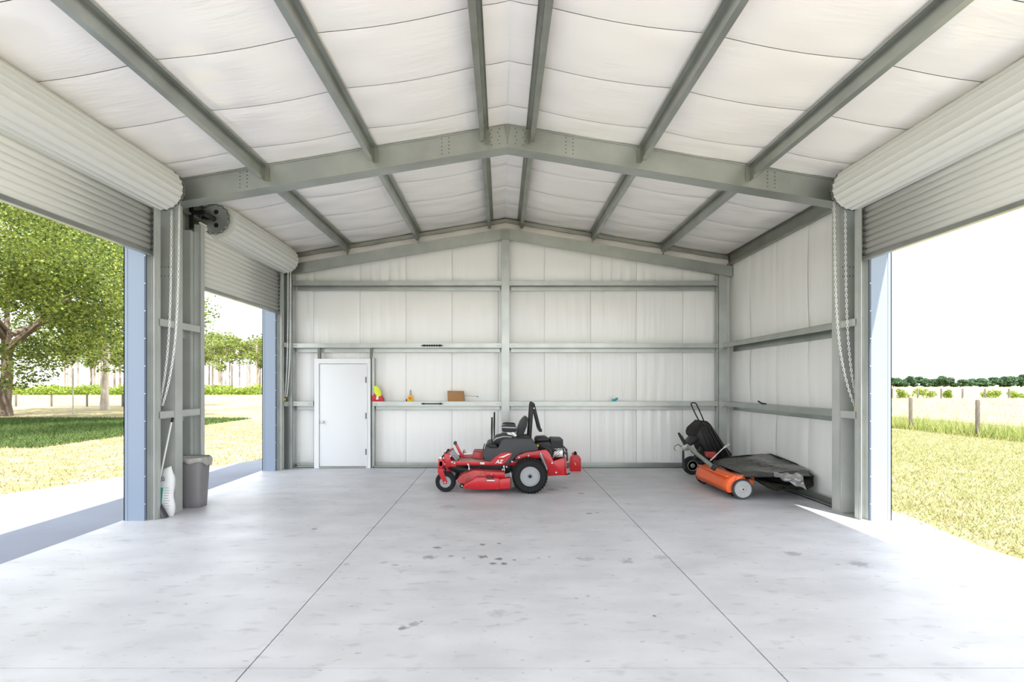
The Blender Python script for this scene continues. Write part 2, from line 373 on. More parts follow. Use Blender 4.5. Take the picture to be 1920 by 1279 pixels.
# ------------------------------------------------------------------ ceiling: insulation strips and purlins
ce = root('ceiling', (XC, 5, 4.9), 'pitched ceiling of white vinyl-faced insulation over grey steel purlins', 'ceiling', kind='structure')
PUR = [.29, 1.70, 3.08]
anch = [0.0]+PUR+[4.42]
yb = [YR-.914*k for k in range(14)]; yb = [YR+.05]+yb[1:]
for side in (-1, 1):
    for k in range(len(yb)-1):
        y1, y0 = yb[k]-.004, yb[k+1]+.004
        sd_ = random.random()*9
        def fn(u, v, side=side, y0=y0, y1=y1, sd_=sd_):
            d = u*4.56
            sag = 0
            for a, b2 in zip(anch[:-1], anch[1:]):
                if a <= d <= b2:
                    t = (d-a)/(b2-a); sag = .035*math.sin(PI*t)*min(1, (b2-a)/1.2)
            yy_ = y0+(y1-y0)*v; sag *= min(1, abs(yy_-(YF+.04))/.55, abs(yy_-11.1)/.4+.1)
            ed = min(v, 1-v); pil = .009*max(0, min(1, ed/.10))**.5
            wr = .006*math.sin(d*5+sd_)*math.sin(v*9+sd_)
            return (XC+side*d, y0+(y1-y0)*v, RIDGE-SLOPE*d-sag-pil-wr*min(1, ed*8)+.02)
        MB().grid(fn, 46, 12).build('insulation_strip', M['roofvinyl'], ce, smooth=60)
        # the tucked seam above each joint
        def fs(u, v, side=side, y0=y0):
            d = u*4.56; return (XC+side*d, y0-.02+.04*v, RIDGE-SLOPE*d+.03)
        MB().grid(fs, 1, 1).build('seam', M['roofvinyl'], ce, smooth=0)
rs = MB()
for side in (-1, 1):
    d = 4.70
    rs.prism([(XC, RIDGE+.12), (XC+side*d, RIDGE-SLOPE*d+.12), (XC+side*d, RIDGE-SLOPE*d+.07), (XC, RIDGE+.07)], 'y', Y0-.1, YR+.55)
o = rs.build('roof_sheeting', M['siding'], ce, smooth=0)
def purlin(d, side, y0, y1):
    """Z purlin: bottom flange points down the slope, top flange up it."""
    x = XC+side*d; t = RIDGE-SLOPE*d-.012; h = .15; w = .052; th = .004; s = side
    b = MB()
    def sl(xx): return -SLOPE*(abs(xx-XC)-d)
    b.box(x-th/2, x+th/2, y0, y1, t-h, t)
    for (xa, xb, z) in ((x-s*w, x, t), (x, x+s*w, t-h)):
        b.hexa([(xa, y0, z+sl(xa)), (xb, y0, z+sl(xb)), (xb, y0, z+sl(xb)+th), (xa, y0, z+sl(xa)+th)], [(xa, y1, z+sl(xa)), (xb, y1, z+sl(xb)), (xb, y1, z+sl(xb)+th), (xa, y1, z+sl(xa)+th)])
    b.box(x+s*w-th/2, x+s*w+th/2, y0, y1, t-h-SLOPE*w, t-h-SLOPE*w+.018)
    b.box(x-s*w-th/2, x-s*w+th/2, y0, y1, t+SLOPE*w-.018, t+SLOPE*w)
    o = b.build('purlin', M['galv'] if d > 1 else M['galvd'], ce, smooth=0)
    if d < 1:
        c = MB(); y = y0+.15
        while y < y1: c.box(x-s*.004-.0005, x-s*.0025, y, y+.035, t-.07, t-.052); y += .30
        c.build('slot_row', M['bolt'], o, smooth=0, kind='stuff')
    # cleat at the end nearer the rear
    MB().box(x-s*.004, x-s*.012, y1-.005, y1+.012 if y1 < 8 else y1, t-h-.03, t-.01).build('cleat', M['galvd'], o, smooth=0)
for side in (-1, 1):
    for d in PUR:
        for (a, b) in ((Y0, 3.1), (3.1, YF-.003), (YF+.24, YR-.05)): purlin(d, side, a, b)
    # eave strut
    for (a, b) in ((Y0, 3.1), (3.1, YF-.003), (YF+.24, YR-.02)):
        x = XC+side*4.42; t = RIDGE-SLOPE*4.42+.0
        m_ = MB().box(x, x+.005*side, a, b, t-.21, t-.01).box(x-.065*side, x, a, b, t-.215, t-.21).box(x-.07*side, x-.065*side, a, b, t-.215, t-.19)
        m_.box(x-.06*side, x, a, b, t+.003, t+.008)
        m_.build('eave_strut', M['galvd'], ce, smooth=0)

# ------------------------------------------------------------------ steel frames
fr = root('steel_frame', (XC, YF, 0), 'galvanised steel portal frame crossing the whole shed in front of the mower', 'steel frame')
def rafter(side, fr, y0, name='rafter'):
    b = MB(); D = COLI+.22; h = .28; wf = .235
    P = lambda d, z: (XC+side*d, RIDGE-SLOPE*d+z)
    b.prism([P(0, .0), P(D, .0), P(D, -h), P(0, -h)], 'y', y0+.004, y0+.010)
    b.prism([P(0, 0), P(D, 0), P(D, -.006), P(0, -.006)], 'y', y0-.002, y0+.09)
    b.prism([P(0, -h), P(D, -h), P(D, -h-.006), P(0, -h-.006)], 'y', y0-.002, y0+wf)
    b.prism([P(0, -h+.018), P(D, -h+.018), P(D, -h), P(0, -h)], 'y', y0+wf-.003, y0+wf)
    b.prism([P(0, 0), P(D, 0), P(D, -.016), P(0, -.016)], 'y', y0-.004, y0-.0005)
    b.prism([P(0, -h+.016), P(D, -h+.016), P(D, -h), P(0, -h)], 'y', y0-.004, y0-.0005)
    r = b.build(name, M['galv'], fr, smooth=0)
    bl = MB()
    for dd in (.785, 3.34):
        for cx in (-.045, .045):
            for k in range(5):
                d = dd+cx; z = -.045-.047*k
                bl.lathe([(-.007, .0075), (0, .0075)], (XC+side*d, y0+.003, RIDGE-SLOPE*d+z), 'y', 6)
    for d0 in (.10, .20):
        for k in range(5):
            bl.lathe([(-.007, .0075), (0, .0075)], (XC+side*(d0+(.02 if k % 2 else 0)), y0-.004, RIDGE-SLOPE*d0-.04-.047*k), 'y', 6)
    bl.build('bolt_row', M['bolt'], r, smooth=0, kind='stuff')
    return r
for side in (-1, 1):
    rafter(side, fr, YF)
    x1 = XC+side*COLI; s = side
    b = MB()
    b.box(x1, x1+s*.005, YF, YF+.18, 0, 3.93)
    b.box(x1, x1+s*.36, YF+.0, YF+.005, 0, 4.14)
    b.box(x1, x1+s*.02, YF-.004, YF, 0, 3.93)
    b.box(x1+s*.34, x1+s*.36, YF-.004, YF, 0, 4.1)
    b.box(x1+s*.355, x1+s*.36, YF, YF+.18, 0, 4.1)
    b.box(x1+s*.06, x1+s*.30, YF+.06, YF+.14, 0, .006)
    c = b.build('column', M['galvc'], fr, smooth=0)
    bl = MB()
    for z in (3.00, 3.115):
        for k in range(4): bl.lathe([(-.007, .0075), (0, .0075)], (x1+s*(.03+k*.045), YF, z), 'y', 6)
    bl.build('bolt_row', M['bolt'], c, smooth=0, kind='stuff')
    # folded girt return at the column foot
    MB().box(x1+s*.02, x1+s*.30, YF-.05, YF-.004, .0, .012).build('base_clip', M['galvl'], fr, smooth=0)
# ridge gusset
P = lambda d, z: (XC+d, RIDGE-SLOPE*abs(d)+z)
gp = MB().prism([P(-.26, -.02), P(0, -.02), P(.26, -.02), P(.22, -.265), P(0, -.265), P(-.22, -.265)], 'y', YF-.004, YF+.003)
gp.build('ridge_plate', M['galv'], fr, smooth=0)
MB().prism([(XC-.045, RIDGE-.012), (XC+.045, RIDGE-.012), (XC+.006, RIDGE-.25), (XC-.006, RIDGE-.25)], 'y', YF-.009, YF-.0045).build('ridge_plate', M['galvd'], fr, smooth=0)
# purlin cleats on the frame
for side in (-1, 1):
    for d in PUR:
        x = XC+side*d; z = RIDGE-SLOPE*d
        MB().box(x-side*.004, x-side*.01, YF-.09, YF-.002, z-.2, z-.03).box(x-side*.07, x-side*.01, YF-.006, YF-.002, z-.2, z-.03).build('purlin_cleat', M['galvd'], fr, smooth=0)
        MB().box(x-side*.004, x-side*.01, YF+.012, YF+.235, z-.2, z-.02).build('purlin_cleat', M['galvd'], fr, smooth=0)

gf = root('gable_frame', (XC, 11.1, 0), 'galvanised gable beam and posts standing against the rear wall', 'steel frame')
for side in (-1, 1):
    b = MB(); D = 4.40
    Q = lambda d, z: (XC+side*d, RIDGE-SLOPE*d+z)
    b.prism([Q(0, -.27), Q(D, -.27), Q(D, -.46), Q(0, -.46)], 'y', 11.04, 11.046)
    b.prism([Q(0, -.265), Q(D, -.265), Q(D, -.27), Q(0, -.27)], 'y', 11.03, 11.11)
    b.prism([Q(0, -.46), Q(D, -.46), Q(D, -.465), Q(0, -.465)], 'y', 11.03, 11.11)
    b.build('gable_beam', M['galv'], gf, smooth=0)
    b = MB().prism([Q(0, -.09), Q(D, -.09), Q(D, -.02), Q(0, -.02)], 'y', YR-.08, YR-.03)
    b.build('roof_angle', M['galvd'], gf, smooth=0)
    for d in PUR:
        x = XC+side*d; z = RIDGE-SLOPE*d
        MB().box(x-side*.004, x-side*.01, 11.04, 11.12, z-.27, z-.05).build('purlin_cleat', M['galvd'], gf, smooth=0)
    # corner posts: channel open to the side
    xo = XC+side*4.13; s = side
    b = MB().box(xo, xo+s*.005, 11.03, 11.20, 0, zr(xo)-.46).box(xo, xo+s*.065, 11.03, 11.036, 0, zr(xo)-.46).box(xo+s*.09, xo+s*.17, 11.06, 11.066, 0, zr(xo)-.46)
    b.box(xo+s*.065, xo+s*.09, 11.03, 11.2, 0, zr(xo)-.46).box(xo+s*.17, xo+s*.175, 11.06, 11.24, 0, zr(xo)-.46)
    b.build('corner_post', M['galvl'], gf, smooth=0)
b = MB().box(XC-.07, XC+.07, 11.05, 11.055, 0, RIDGE-.46).box(XC-.075, XC-.07, 11.05, 11.22, 0, RIDGE-.46).box(XC+.07, XC+.075, 11.05, 11.22, 0, RIDGE-.46)
b.box(XC-.07, XC-.055, 11.046, 11.05, 0, RIDGE-.46).box(XC+.055, XC+.07, 11.046, 11.05, 0, RIDGE-.46)
b.build('centre_post', M['galvl'], gf, smooth=0)
MB().box(XC-.10, XC+.08, 11.02, 11.04, RIDGE-.48, RIDGE-.30).build('ridge_plate', M['galvd'], gf, smooth=0)

# ------------------------------------------------------------------ walls
GZ = [1.30, 2.43, 3.64]
def bulge(z, seams, amp, zt):
    lv = [0.05]+[q-.05 for q in seams]+[zt]
    for a, b in zip(lv[:-1], lv[1:]):
        if a <= z <= b: return amp*max(0, math.sin(PI*(z-a)/(b-a)))**.7 if b > a else 0
    return 0
wr_ = root('wall_rear', (XC, YR, 0), 'rear wall lined with white vinyl-faced insulation behind steel girts', 'wall', kind='structure')
xsn = [-4.42, -3.73, -2.81, -1.90, -.985, -.07, .845, 1.76, 2.67, 3.59, 4.56]
for k in range(len(xsn)-1):
    xa, xb = xsn[k]+.002, xsn[k+1]-.002; q = random.random()*7
    def fn(u, v, xa=xa, xb=xb, q=q):
        x = xa+(xb-xa)*u; zt = zr(x)-.03; z = .03+(zt-.03)*v
        e = min(u, 1-u); pil = .009*max(0, min(1, e/.12))**.6
        wv = (.0028*math.sin(x*31+q+math.sin(z*2)*1.2)+.0010*math.sin(x*67+q*3+z))*(.6+.4*math.sin(z*1.7+q))*min(1, e*8)
        return (x, YR-.045-bulge(z, GZ, .028, zt)-pil+wv+.045, z)
    MB().grid(fn, 40, 40).build('insulation_panel', M['wallvinyl'], wr_, smooth=60)
MB().prism([(-4.58+XC, -.1), (4.58+XC, -.1), (4.58+XC, zr(4.58+XC)+.06), (XC, RIDGE+.06), (-4.58+XC, zr(4.58+XC)+.06)], 'y', YR+.10, YR+.13).build('siding', M['siding'], wr_, smooth=0)
# folded facing between gable beam and roof
for side in (-1, 1):
    def fn(u, v, side=side):
        d = u*4.4; return (XC+side*d, YR-.03-.11*v-.01*math.sin(d*9), RIDGE-SLOPE*d-.09-.17*v)
    MB().grid(fn, 40, 4).build('facing_fold', M['roofvinyl'], wr_, smooth=60)
def girt_x(parent, x0, x1, z, ys=11.06):
    """girt on the rear wall: top web, short front flange with lip, longer rear flange."""
    b = MB().box(x0, x1, ys, YR-.03, z-.004, z).box(x0, x1, ys-.004, ys, z-.085, z)
    b.box(x0, x1, ys-.012, ys, z-.006, z).box(x0, x1, ys-.012, ys, z-.087, z-.081)
    b.box(x0+.03, x1-.03, ys+.14, ys+.144, z-.16, z-.004).box(x0+.03, x1-.03, ys+.125, ys+.14, z-.165, z-.160).box(x0+.03, x1-.03, ys+.128, ys+.14, z-.125, z-.120)
    o = b.build('girt', M['galvl'], parent, smooth=0)
    bl = MB()
    for xx in (x0+.04, x0+.075, x1-.04, x1-.075): bl.lathe([(-.006, .008), (0, .008)], (xx, ys-.004, z-.045), 'y', 6)
    bl.build('bolt_row', M['bolt'], o, smooth=0, kind='stuff')
    return o
DX0, DX1 = wx(590, 11.1), wx(697, 11.1)
for z in (2.43, 3.64):
    girt_x(wr_, XC-4.13, XC-.08, z); girt_x(wr_, XC+.08, XC+4.15, z)
girt_x(wr_, XC-4.13, DX0-.015, 1.30); girt_x(wr_, DX1+.03, XC-.08, 1.30); girt_x(wr_, XC+.08, XC+4.15, 1.30)
for (a, b) in ((XC-4.1, DX0-.02), (DX1+.02, XC-.08), (XC+.08, XC+4.13)):
    MB().box(a, b, 11.12, 11.28, 0, .012).box(a, b, 11.2, 11.206, .012, .09).box(a, b, 11.12, 11.126, .0, .03).build('base_channel', M['galv'], wr_, smooth=0)
# posts and clips around the walk door
MB().box(DX0+.06, DX0+.075, 11.08, 11.2, 2.13, 2.35).box(DX0+.085, DX0+.10, 11.08, 11.2, 2.13, 2.35).build('door_strut', M['galvd'], wr_, smooth=0)
MB().box(DX1-.035, DX1-.02, 11.08, 11.2, 2.13, 2.43).box(DX1-.015, DX1-.003, 11.10, 11.2, 2.13, 2.43).build('door_strut', M['galvd'], wr_, smooth=0)
MB().box(DX1+.0, DX1+.045, 11.12, 11.24, 0, 2.15).build('door_strut', M['galv'], wr_, smooth=0)

def side_wall(name, side, spans, label):
    w = root(name, (XC+side*LIN, 9, 0), label, 'wall', kind='structure'); s = side
    for (ya, yb_, zlo) in spans:
        n = max(1, round((yb_-ya)/.914)); st = (yb_-ya)/n
        for k in range(n):
            a, b = ya+k*st+.002, ya+(k+1)*st-.002; q = random.random()*7
            def fn(u, v, a=a, b=b, q=q):
                y = a+(b-a)*u; zt = RIDGE-SLOPE*LIN-.05; z = zlo+.03+(zt-zlo-.03)*v
                e = min(u, 1-u); pil = .009*max(0, min(1, e/.12))**.6
                return (XC+s*(LIN+.0-pil-bulge(z, GZ[:2], .028, zt)+.003*math.sin(y*19+q)*math.sin(z*1.5+q)), y, z)
            MB().grid(fn, 14, 36).build('insulation_panel', M['wallvinyl'], w, smooth=60)
    return w
def girt_y(parent, side, y0, y1, z, bright='galv'):
    s = side; xi = XC+s*(COLI+.01); xo = XC+s*(LIN-.015)
    b = MB().box(xi, xo, y0, y1, z-.004, z).box(xi-s*.004, xi, y0, y1, z-.085, z).box(xi-s*.012, xi, y0, y1, z-.006, z).box(xi-s*.012, xi, y0, y1, z-.087, z-.081)
    b.box(xo-s*.02, xo-s*.016, y0, y1, z-.16, z-.004).box(xo-s*.035, xo-s*.02, y0, y1, z-.165, z-.16)
    return b.build('girt', M[bright], parent, smooth=0)
wR = side_wall('wall_right', 1, [(YF+.19, YR, 0)], 'right wall section of white insulation between the roll-up door and the rear corner')
for z in (1.30, 2.43): girt_y(wR, 1, YF+.185, 11.05, z)
MB().box(XC+LIN-.16, XC+LIN-.01, YF+.185, 11.05, 0, .012).box(XC+LIN-.11, XC+LIN-.104, YF+.185, 11.05, .012, .10).box(XC+LIN-.16, XC+LIN-.155, YF+.185, 11.05, 0, .03).build('base_channel', M['galv'], wR, smooth=0)
wL = side_wall('wall_left', -1, [(10.82, YR, 0)], 'left wall strips of white insulation between the roll-up doors and at the rear corner')
def ext_panel(w, side, y0, y1, z0=-.05, z1=None):
    s = side; z1 = z1 or RIDGE-SLOPE*HALF+.05
    b = MB(); b.box(XC+s*HALF, XC+s*(HALF-.012), y0, y1, z0, z1)
    y = y0+.12
    while y < y1-.05: b.prism([(XC+s*(HALF-.012), y), (XC+s*(HALF-.03), y+.02), (XC+s*(HALF-.03), y+.05), (XC+s*(HALF-.012), y+.07)], 'z', z0, z1); y += .3
    b.build('siding', M['siding'], w, smooth=0)
# jambs, short girts
def posts(w, side, yj, facing, yend):
    """door jamb post with blue outside trim; facing -1 looks to the camera."""
    s = side; a, b2 = (yj, yj+.10) if facing < 0 else (yj-.10, yj)
    zt = 3.75
    p = MB().box(XC+s*4.345, XC+s*(HALF-.02), a+.01, b2-.01, 0, zt)
    p.build('jamb_post', M['galvc'], w, smooth=0)
    t = MB()
    yy = a-.006 if facing < 0 else b2+.0
    t.box(XC+s*4.345, XC+s*(HALF+.012), yy, yy+.006, -.01, zt).box(XC+s*HALF, XC+s*(HALF+.012), a-.006, b2+.1 if facing < 0 else b2+.006, -.05, zt)
    t.box(XC+s*(HALF-.035), XC+s*(HALF-.02), yy-.004*(1 if facing < 0 else -1), yy, 0, zt)
    t.build('jamb_trim', M['blue'], w, smooth=0)
posts(wL, -1, 6.81, -1, None); posts(wR, 1, 6.81, -1, None)
posts(wL, -1, 10.74, -1, None)
posts(wL, -1, 7.90, 1, None)
ext_panel(wL, -1, 6.9, 7.9); ext_panel(wL, -1, 10.84, YR+.13); ext_panel(wR, 1, 6.9, YR+.13)
for (a, b) in ((6.91, YF-.005), (YF+.19, 7.82), (10.84, 11.03)):
    for z in (1.30, 2.43): girt_y(wL, -1, a, b, z, 'galvc')
for z in (1.30, 2.43): girt_y(wR, 1, 6.91, YF-.005, z, 'galvc')
# headers over the openings
for (w, s, a, b) in ((wL, -1, 3.7, 6.81), (wL, -1, 7.9, 10.74), (wR, 1, 3.7, 6.81)):
    ext_panel(w, s, a, b, 3.62)
    MB().box(XC+s*4.40, XC+s*4.55, a, b, 3.62, 3.70).build('header', M['galv'], w, smooth=0)
# nearer bay, beside and behind the camera
for (w, s) in ((wL, -1), (wR, 1)):
    posts(w, s, 3.70, 1, None)
    ext_panel(w, s, 2.9, 3.70)
for s, nm in ((-1, 'trim_left'), (1, 'trim_right')):
    b = MB(); x = XC+s*4.60; z = RIDGE-SLOPE*4.6+.04
    b.box(x, x+s*.12, Y0, YR+.2, z-.13, z-.125).box(x+s*.12, x+s*.125, Y0, YR+.2, z-.13, z).box(x, x+s*.004, Y0, YR+.2, z-.13, z)
    o = b.build(nm, M['blue'], origin=(x, 5, z), smooth=0); tag(o, 'blue grey eave gutter outside above the %s roll-up door' % ('left pair of' if s < 0 else 'right'), 'gutter', kind='structure')

# ------------------------------------------------------------------ roll-up doors
def rollup(name, side, y0, y1, zb, label, chain_y, wheel=False, clearw=0):
    s = side; d = root(name, (XC+s*4.29, (y0+y1)/2, 0), label, 'roll-up door', kind='structure')
    xc_ = XC+s*4.29
    # corrugated curtain
    prof = []; z = zb+.02; pitch = .072
    while z < 3.86:
        for f, dx in ((0, 0), (.30, 0), (.42, .013), (.58, .013), (.70, 0)): prof.append((xc_+s*dx, z+f*pitch))
        z += pitch
    front = [(x, zz) for x, zz in prof]; back = [(x+s*.002, zz) for x, zz in reversed(prof)]
    n = len(front); b = MB()
    vs = [(x, y0, zz) for x, zz in front]+[(x, y1, zz) for x, zz in front]
    b.add(vs, [(i, i+1, i+1+n, i+n) for i in range(n-1)])
    b.build('curtain', M['curtain'], d, smooth=25, solid=.003)
    MB().box(xc_-s*.03, xc_+s*.03, y0+.01, y1-.01, zb-.012, zb).box(xc_-s*.004, xc_+s*.004, y0+.01, y1-.01, zb, zb+.05).build('bottom_bar', M['galvl'], d, bevel=.003)
    # guides
    for yy, sg in ((y0, -1), (y1, 1)):
        gb = MB(); a, b2 = sorted((yy-sg*.035, yy+sg*.05))
        gb.box(xc_-s*.05, xc_-s*.045, a, b2, 0, 3.85).box(xc_+s*.045, xc_+s*.05, a, b2, 0, 3.85)
        e = yy+sg*.05; e0, e1 = sorted((e, e+sg*.004)); gb.box(xc_-s*.055, xc_+s*.05, e0, e1, 0, 3.85)
        gb.box(xc_-s*.058, xc_-s*.052, *sorted((e-sg*.03, e+sg*.03)), 0, 3.85)
        gd = gb.build('guide', M['galvc'], d, smooth=0)
        st = MB(); st.box(xc_+s*.034, xc_+s*.055, *sorted((yy-sg*.055, yy-sg*.036)), 0.01, 3.7).build('brush_seal', M['seal'], gd, smooth=0)
        bl = MB()
        for k in range(11): bl.lathe([(-.006, .007), (0, .007)], (xc_+s*.045, min(yy-sg*.055, yy-sg*.036), .2+.33*k), 'y', 6)
        bl.build('bolt_row', M['alu'], gd, smooth=0, kind='stuff')
        # end locks along the curtain edge
        lk = MB(); z = zb+.05
        while z < 3.72: lk.box(xc_-s*.012, xc_-s*.002, *sorted((yy, yy-sg*.035)), z, z+.03); z += pitch
        lk.build('end_lock', M['bolt'], gd, smooth=0, kind='stuff')
    # rolled part on its drum
    cx, cz = XC+s*4.19, 4.0; n = 132
    ya, yb_ = y0-.04, y1+.04
    if wheel: ya = y0+.34
    cc = []
    for k in range(n):
        t = 2*PI*k/n; q = (k % 6)/6
        cc.append((cx+(.247+(.012 if q in (2/6,) else .003 if q in (1/6, 3/6) else 0))*math.cos(t), cz+(.247+(.012 if q in (2/6,) else .003 if q in (1/6, 3/6) else 0))*math.sin(t)))
    b = MB(); b.prism(cc, 'y', ya, yb_)
    b.build('rolled_curtain', M['curtain'], d, smooth=25)
    MB().lathe([(-(y1-y0)/2-.12, .035), ((y1-y0)/2+.16, .035)], (cx, (y0+y1)/2, cz), 'y', 16).build('axle', M['black'], d)
    for yy in (y0-.11, y1+.10):
        MB().box(cx+s*.13, cx+s*.19, yy, yy+.008, cz-.22, cz+.08).box(cx-s*.03, cx+s*.13, yy, yy+.008, cz-.03, cz+.03).build('bracket', M['black'], d)
    # chain wheel
    def ring(y, r, nm='chain_wheel', m1='galvl'):
        w = MB().lathe([(-.012, r*.93), (-.012, r*.98), (-.006, r), (.006, r), (.012, r*.98), (.012, r*.93)], (cx, y, cz), 'y', 40).build(nm, M[m1], d, smooth=40)
        rg = MB(); nl = 30
        for k in range(nl):
            a = 2*PI*k/nl; p = Vector((cx+math.cos(a)*r*1.02, y, cz+math.sin(a)*r*1.02)); tg = Vector((-math.sin(a), 0, math.cos(a)))
            nr = Vector((math.cos(a), 0, math.sin(a))) if k % 2 else Vector((0, 1, 0))
            link(rg, p, tg, nr, .046, .030, .007)
        rg.build('chain', M['bolt'], w, kind='stuff')
        return w
    if wheel:
        w = ring(8.16, .20)
        MB().lathe([(-.03, .035), (0, .035)], (cx, 8.14, cz), 'y', 16).bar((cx, 8.10, cz), (cx+s*.15, 8.10, cz+.01), .03, .05).build('axle_bracket', M['black'], w)
        h = MB()
        for (dx, dz) in ((.03, .10), (.03, -.09)): h.lathe([(-.0145, .033), (-.011, .033)], (cx+dx, 8.16, cz+dz), 'y', 16)
        h.build('lightening_hole', M['black'], w, smooth=40)
        MB().lathe([(-.006, .25), (.006, .25)], (cx, ya-.006, cz), 'y', 40).build('end_plate', M['curtain'], w)
        ring(y1+.075, .19)
    else:
        ring(y1+.075, .235)
    # hanging hand chain: loop of oval links
    ch = MB(); (xa, xb, xm, cy, cyb, zbot) = chain_y
    N_ = 60
    for x0, sgn in ((xa, 0), (xb, 1)):
        pts = []
        for i in range(N_+1):
            t = i/N_; z = cz-.15-(cz-.15-zbot)*t
            xe = xm+sgn*.035; x = x0+(xe-x0)*(.12*t+.88*t**4.5); y = cy+(cyb-cy)*t**3
            pts.append(Vector((x, y, z)))
        # walk links
        L = 0; tot = sum((pts[i+1]-pts[i]).length for i in range(N_)); nl = int(tot/.033); seg = 0; acc = 0
        for k in range(nl):
            tgt = k*.033
            while seg < N_-1 and acc+(pts[seg+1]-pts[seg]).length < tgt: acc += (pts[seg+1]-pts[seg]).length; seg += 1
            f = (tgt-acc)/(pts[seg+1]-pts[seg]).length; p = pts[seg].lerp(pts[seg+1], f); tg = (pts[seg+1]-pts[seg]).normalized()
            nr = Vector((.6, 1, 0)) if k % 2 else Vector((1, -.6, 0))
            nr = (nr-tg*nr.dot(tg)).normalized(); link(ch, p, tg, nr, .040, .022, .0052)
    ch.build('hand_chain', M['chain'], d, kind='stuff')
    kp = MB().box(xm-.02, xm+.02, cyb-.02, cyb+.01, zbot-.03, zbot+.02).bar((xm, cyb-.02, zbot-.005), (xm+.035*s, cyb-.025, zbot-.035), .012, .02)
    kp.build('chain_keeper', M['yellow'], d, bevel=.003)
    return d
def link(mb, p, tg, nr, L, Wd, r):
    """one oval chain link: 8-point loop, square wire."""
    b = tg.cross(nr); ring = []
    for k in range(8):
        a = 2*PI*k/8; c = p+tg*(L/2*math.cos(a))*1.0+nr*(Wd/2*math.sin(a)); o = (tg*math.cos(a)+nr*math.sin(a)).normalized()
        ring.append([c+o*r, c+b*r, c-o*r, c-b*r])
    vs = [v for q in ring for v in q]; fs = []
    for k in range(8):
        for j in range(4): fs.append((k*4+j, k*4+(j+1) % 4, ((k+1) % 8)*4+(j+1) % 4, ((k+1) % 8)*4+j))
    mb.add(vs, fs)
rollup('door_2', -1, 3.75, 6.86, 3.19, 'ivory corrugated roll-up door on the left nearest the camera, curtain half raised', (wx(319, 7.0), wx(337, 7.04), wx(299, 7.0), 7.03, 6.98, 1.33))
rollup('door_3', -1, 7.95, 10.79, 2.97, 'ivory corrugated roll-up door on the left beside the rear wall, with exposed chain wheel', (wx(540, 10.9), wx(546, 10.93), wx(534, 10.93), 10.9, 10.92, 1.35), wheel=True)
rollup('door_4', 1, 3.75, 6.86, 3.13, 'ivory corrugated roll-up door on the right, opening onto the sunny lawn', (wx(1564, 7.0), wx(1583, 7.02), wx(1603, 7.0), 7.0, 6.98, 1.33))

# ------------------------------------------------------------------ walk door
dr = root('door_1', ((DX0+DX1)/2, 11.1, 0), 'plain white steel walk door in the rear wall at the left', 'door', kind='structure')
yd = 11.07
lx0, lx1, lz = wx(598, yd), wx(687, yd), wz(682, yd)
MB().prism([(DX0, 0), (lx0, 0), (lx0, lz+.005), (lx1, lz+.005), (lx1, 0), (DX1-.02, 0), (DX1-.02, 2.13), (DX0, 2.13)], 'y', yd, yd+.14).build('door_frame', M['doorw'], dr, smooth=0)
MB().prism([(lx0-.014, 0), (lx0+.002, 0), (lx0+.002, lz), (lx1-.002, lz), (lx1-.002, 0), (lx1+.014, 0), (lx1+.014, lz+.02), (lx0-.014, lz+.02)], 'y', yd-.010, yd).build('frame_stop', M['doorw'], dr, smooth=0)
lf = MB().box(lx0+.006, lx1-.006, yd+.012, yd+.055, .035, lz-.006).build('door_leaf', M['doorw'], dr, bevel=.003)
MB().lathe([(-.062, .012), (-.060, .026), (-.040, .030), (-.030, .014), (-.008, .014), (-.006, .034), (0, .034)], (lx0+.075, yd+.012, .90), 'y', 24).build('knob', M['alu'], lf)
MB().box(lx0-.002, lx0+.012, yd-.006, yd+.012, .86, .94).build('latch', M['galvd'], lf)
for z in (.32, 1.02, 1.72):
    MB().box(lx1-.016, lx1+.006, yd-.012, yd+.012, z-.055, z+.055).lathe([(-.058, .009), (.058, .009)], (lx1-.004, yd-.012, z), 'z', 10).build('hinge', M['bolt'], dr)
MB().box(lx0, lx1, yd-.01, yd+.12, 0, .03).build('threshold', M['galvd'], dr, bevel=.003)

# ------------------------------------------------------------------ things resting on the girts
GT = 1.30
def gx(px, Y=11.14): return wx(px, Y)
# red fuel jug with work glove
def jug(name, x, y, z, w, h, dep, label, cap='black', group=None):
    r = root(name, (x, y, z), label, 'fuel can', group)
    b = MB(); b.prism([(x-w/2, z), (x+w/2, z), (x+w/2, z+h*.62), (x+w*.36, z+h*.78), (x+w*.12, z+h*.84), (x-w*.12, z+h*.84), (x-w*.40, z+h*.74), (x-w/2, z+h*.62)], 'y', y-dep/2, y+dep/2)
    b.build('can_body', M['redplastic'], r, bevel=.012)
    MB().lathe([(0, w*.15), (h*.03, w*.17), (h*.10, w*.17), (h*.12, w*.1), (h*.16, w*.1)], (x, y, z+h*.84), 'z', 16).build('can_cap', M[cap], r)
    return r
j = jug('fuel_can', 1.385, 10.75, 0, .20, .365, .16, 'red plastic fuel can with black cap standing behind the mower')
x, y = j.location.x, j.location.y
MB().tube([(x-.06, y, .30), (x-.05, y, .335), (x-.03, y, .34)], .01).build('can_handle', M['redplastic'], j)
MB().tube([(x-.02, y-.085, .17), (x+.0, y-.088, .12)], .006).build('sight_strip', M['white'], j)
xg = gx(709); r = root('fuel_can', (xg, 11.15, GT), 'small red fuel can on the rear wall girt beside the white door', 'fuel can')
MB().prism([(xg-.115, GT-.0), (xg+.115, GT), (xg+.115, GT+.04), (xg+.05, GT+.15), (xg-.03, GT+.17), (xg-.115, GT+.10)], 'y', 11.09, 11.2).build('can_body', M['redplastic'], r, bevel=.012)
MB().tube([(xg-.08, 11.13, GT+.11), (xg-.05, 11.13, GT+.21), (xg+.02, 11.13, GT+.20), (xg+.09, 11.13, GT+.06)], .014).build('can_handle', M['redplastic'], r)
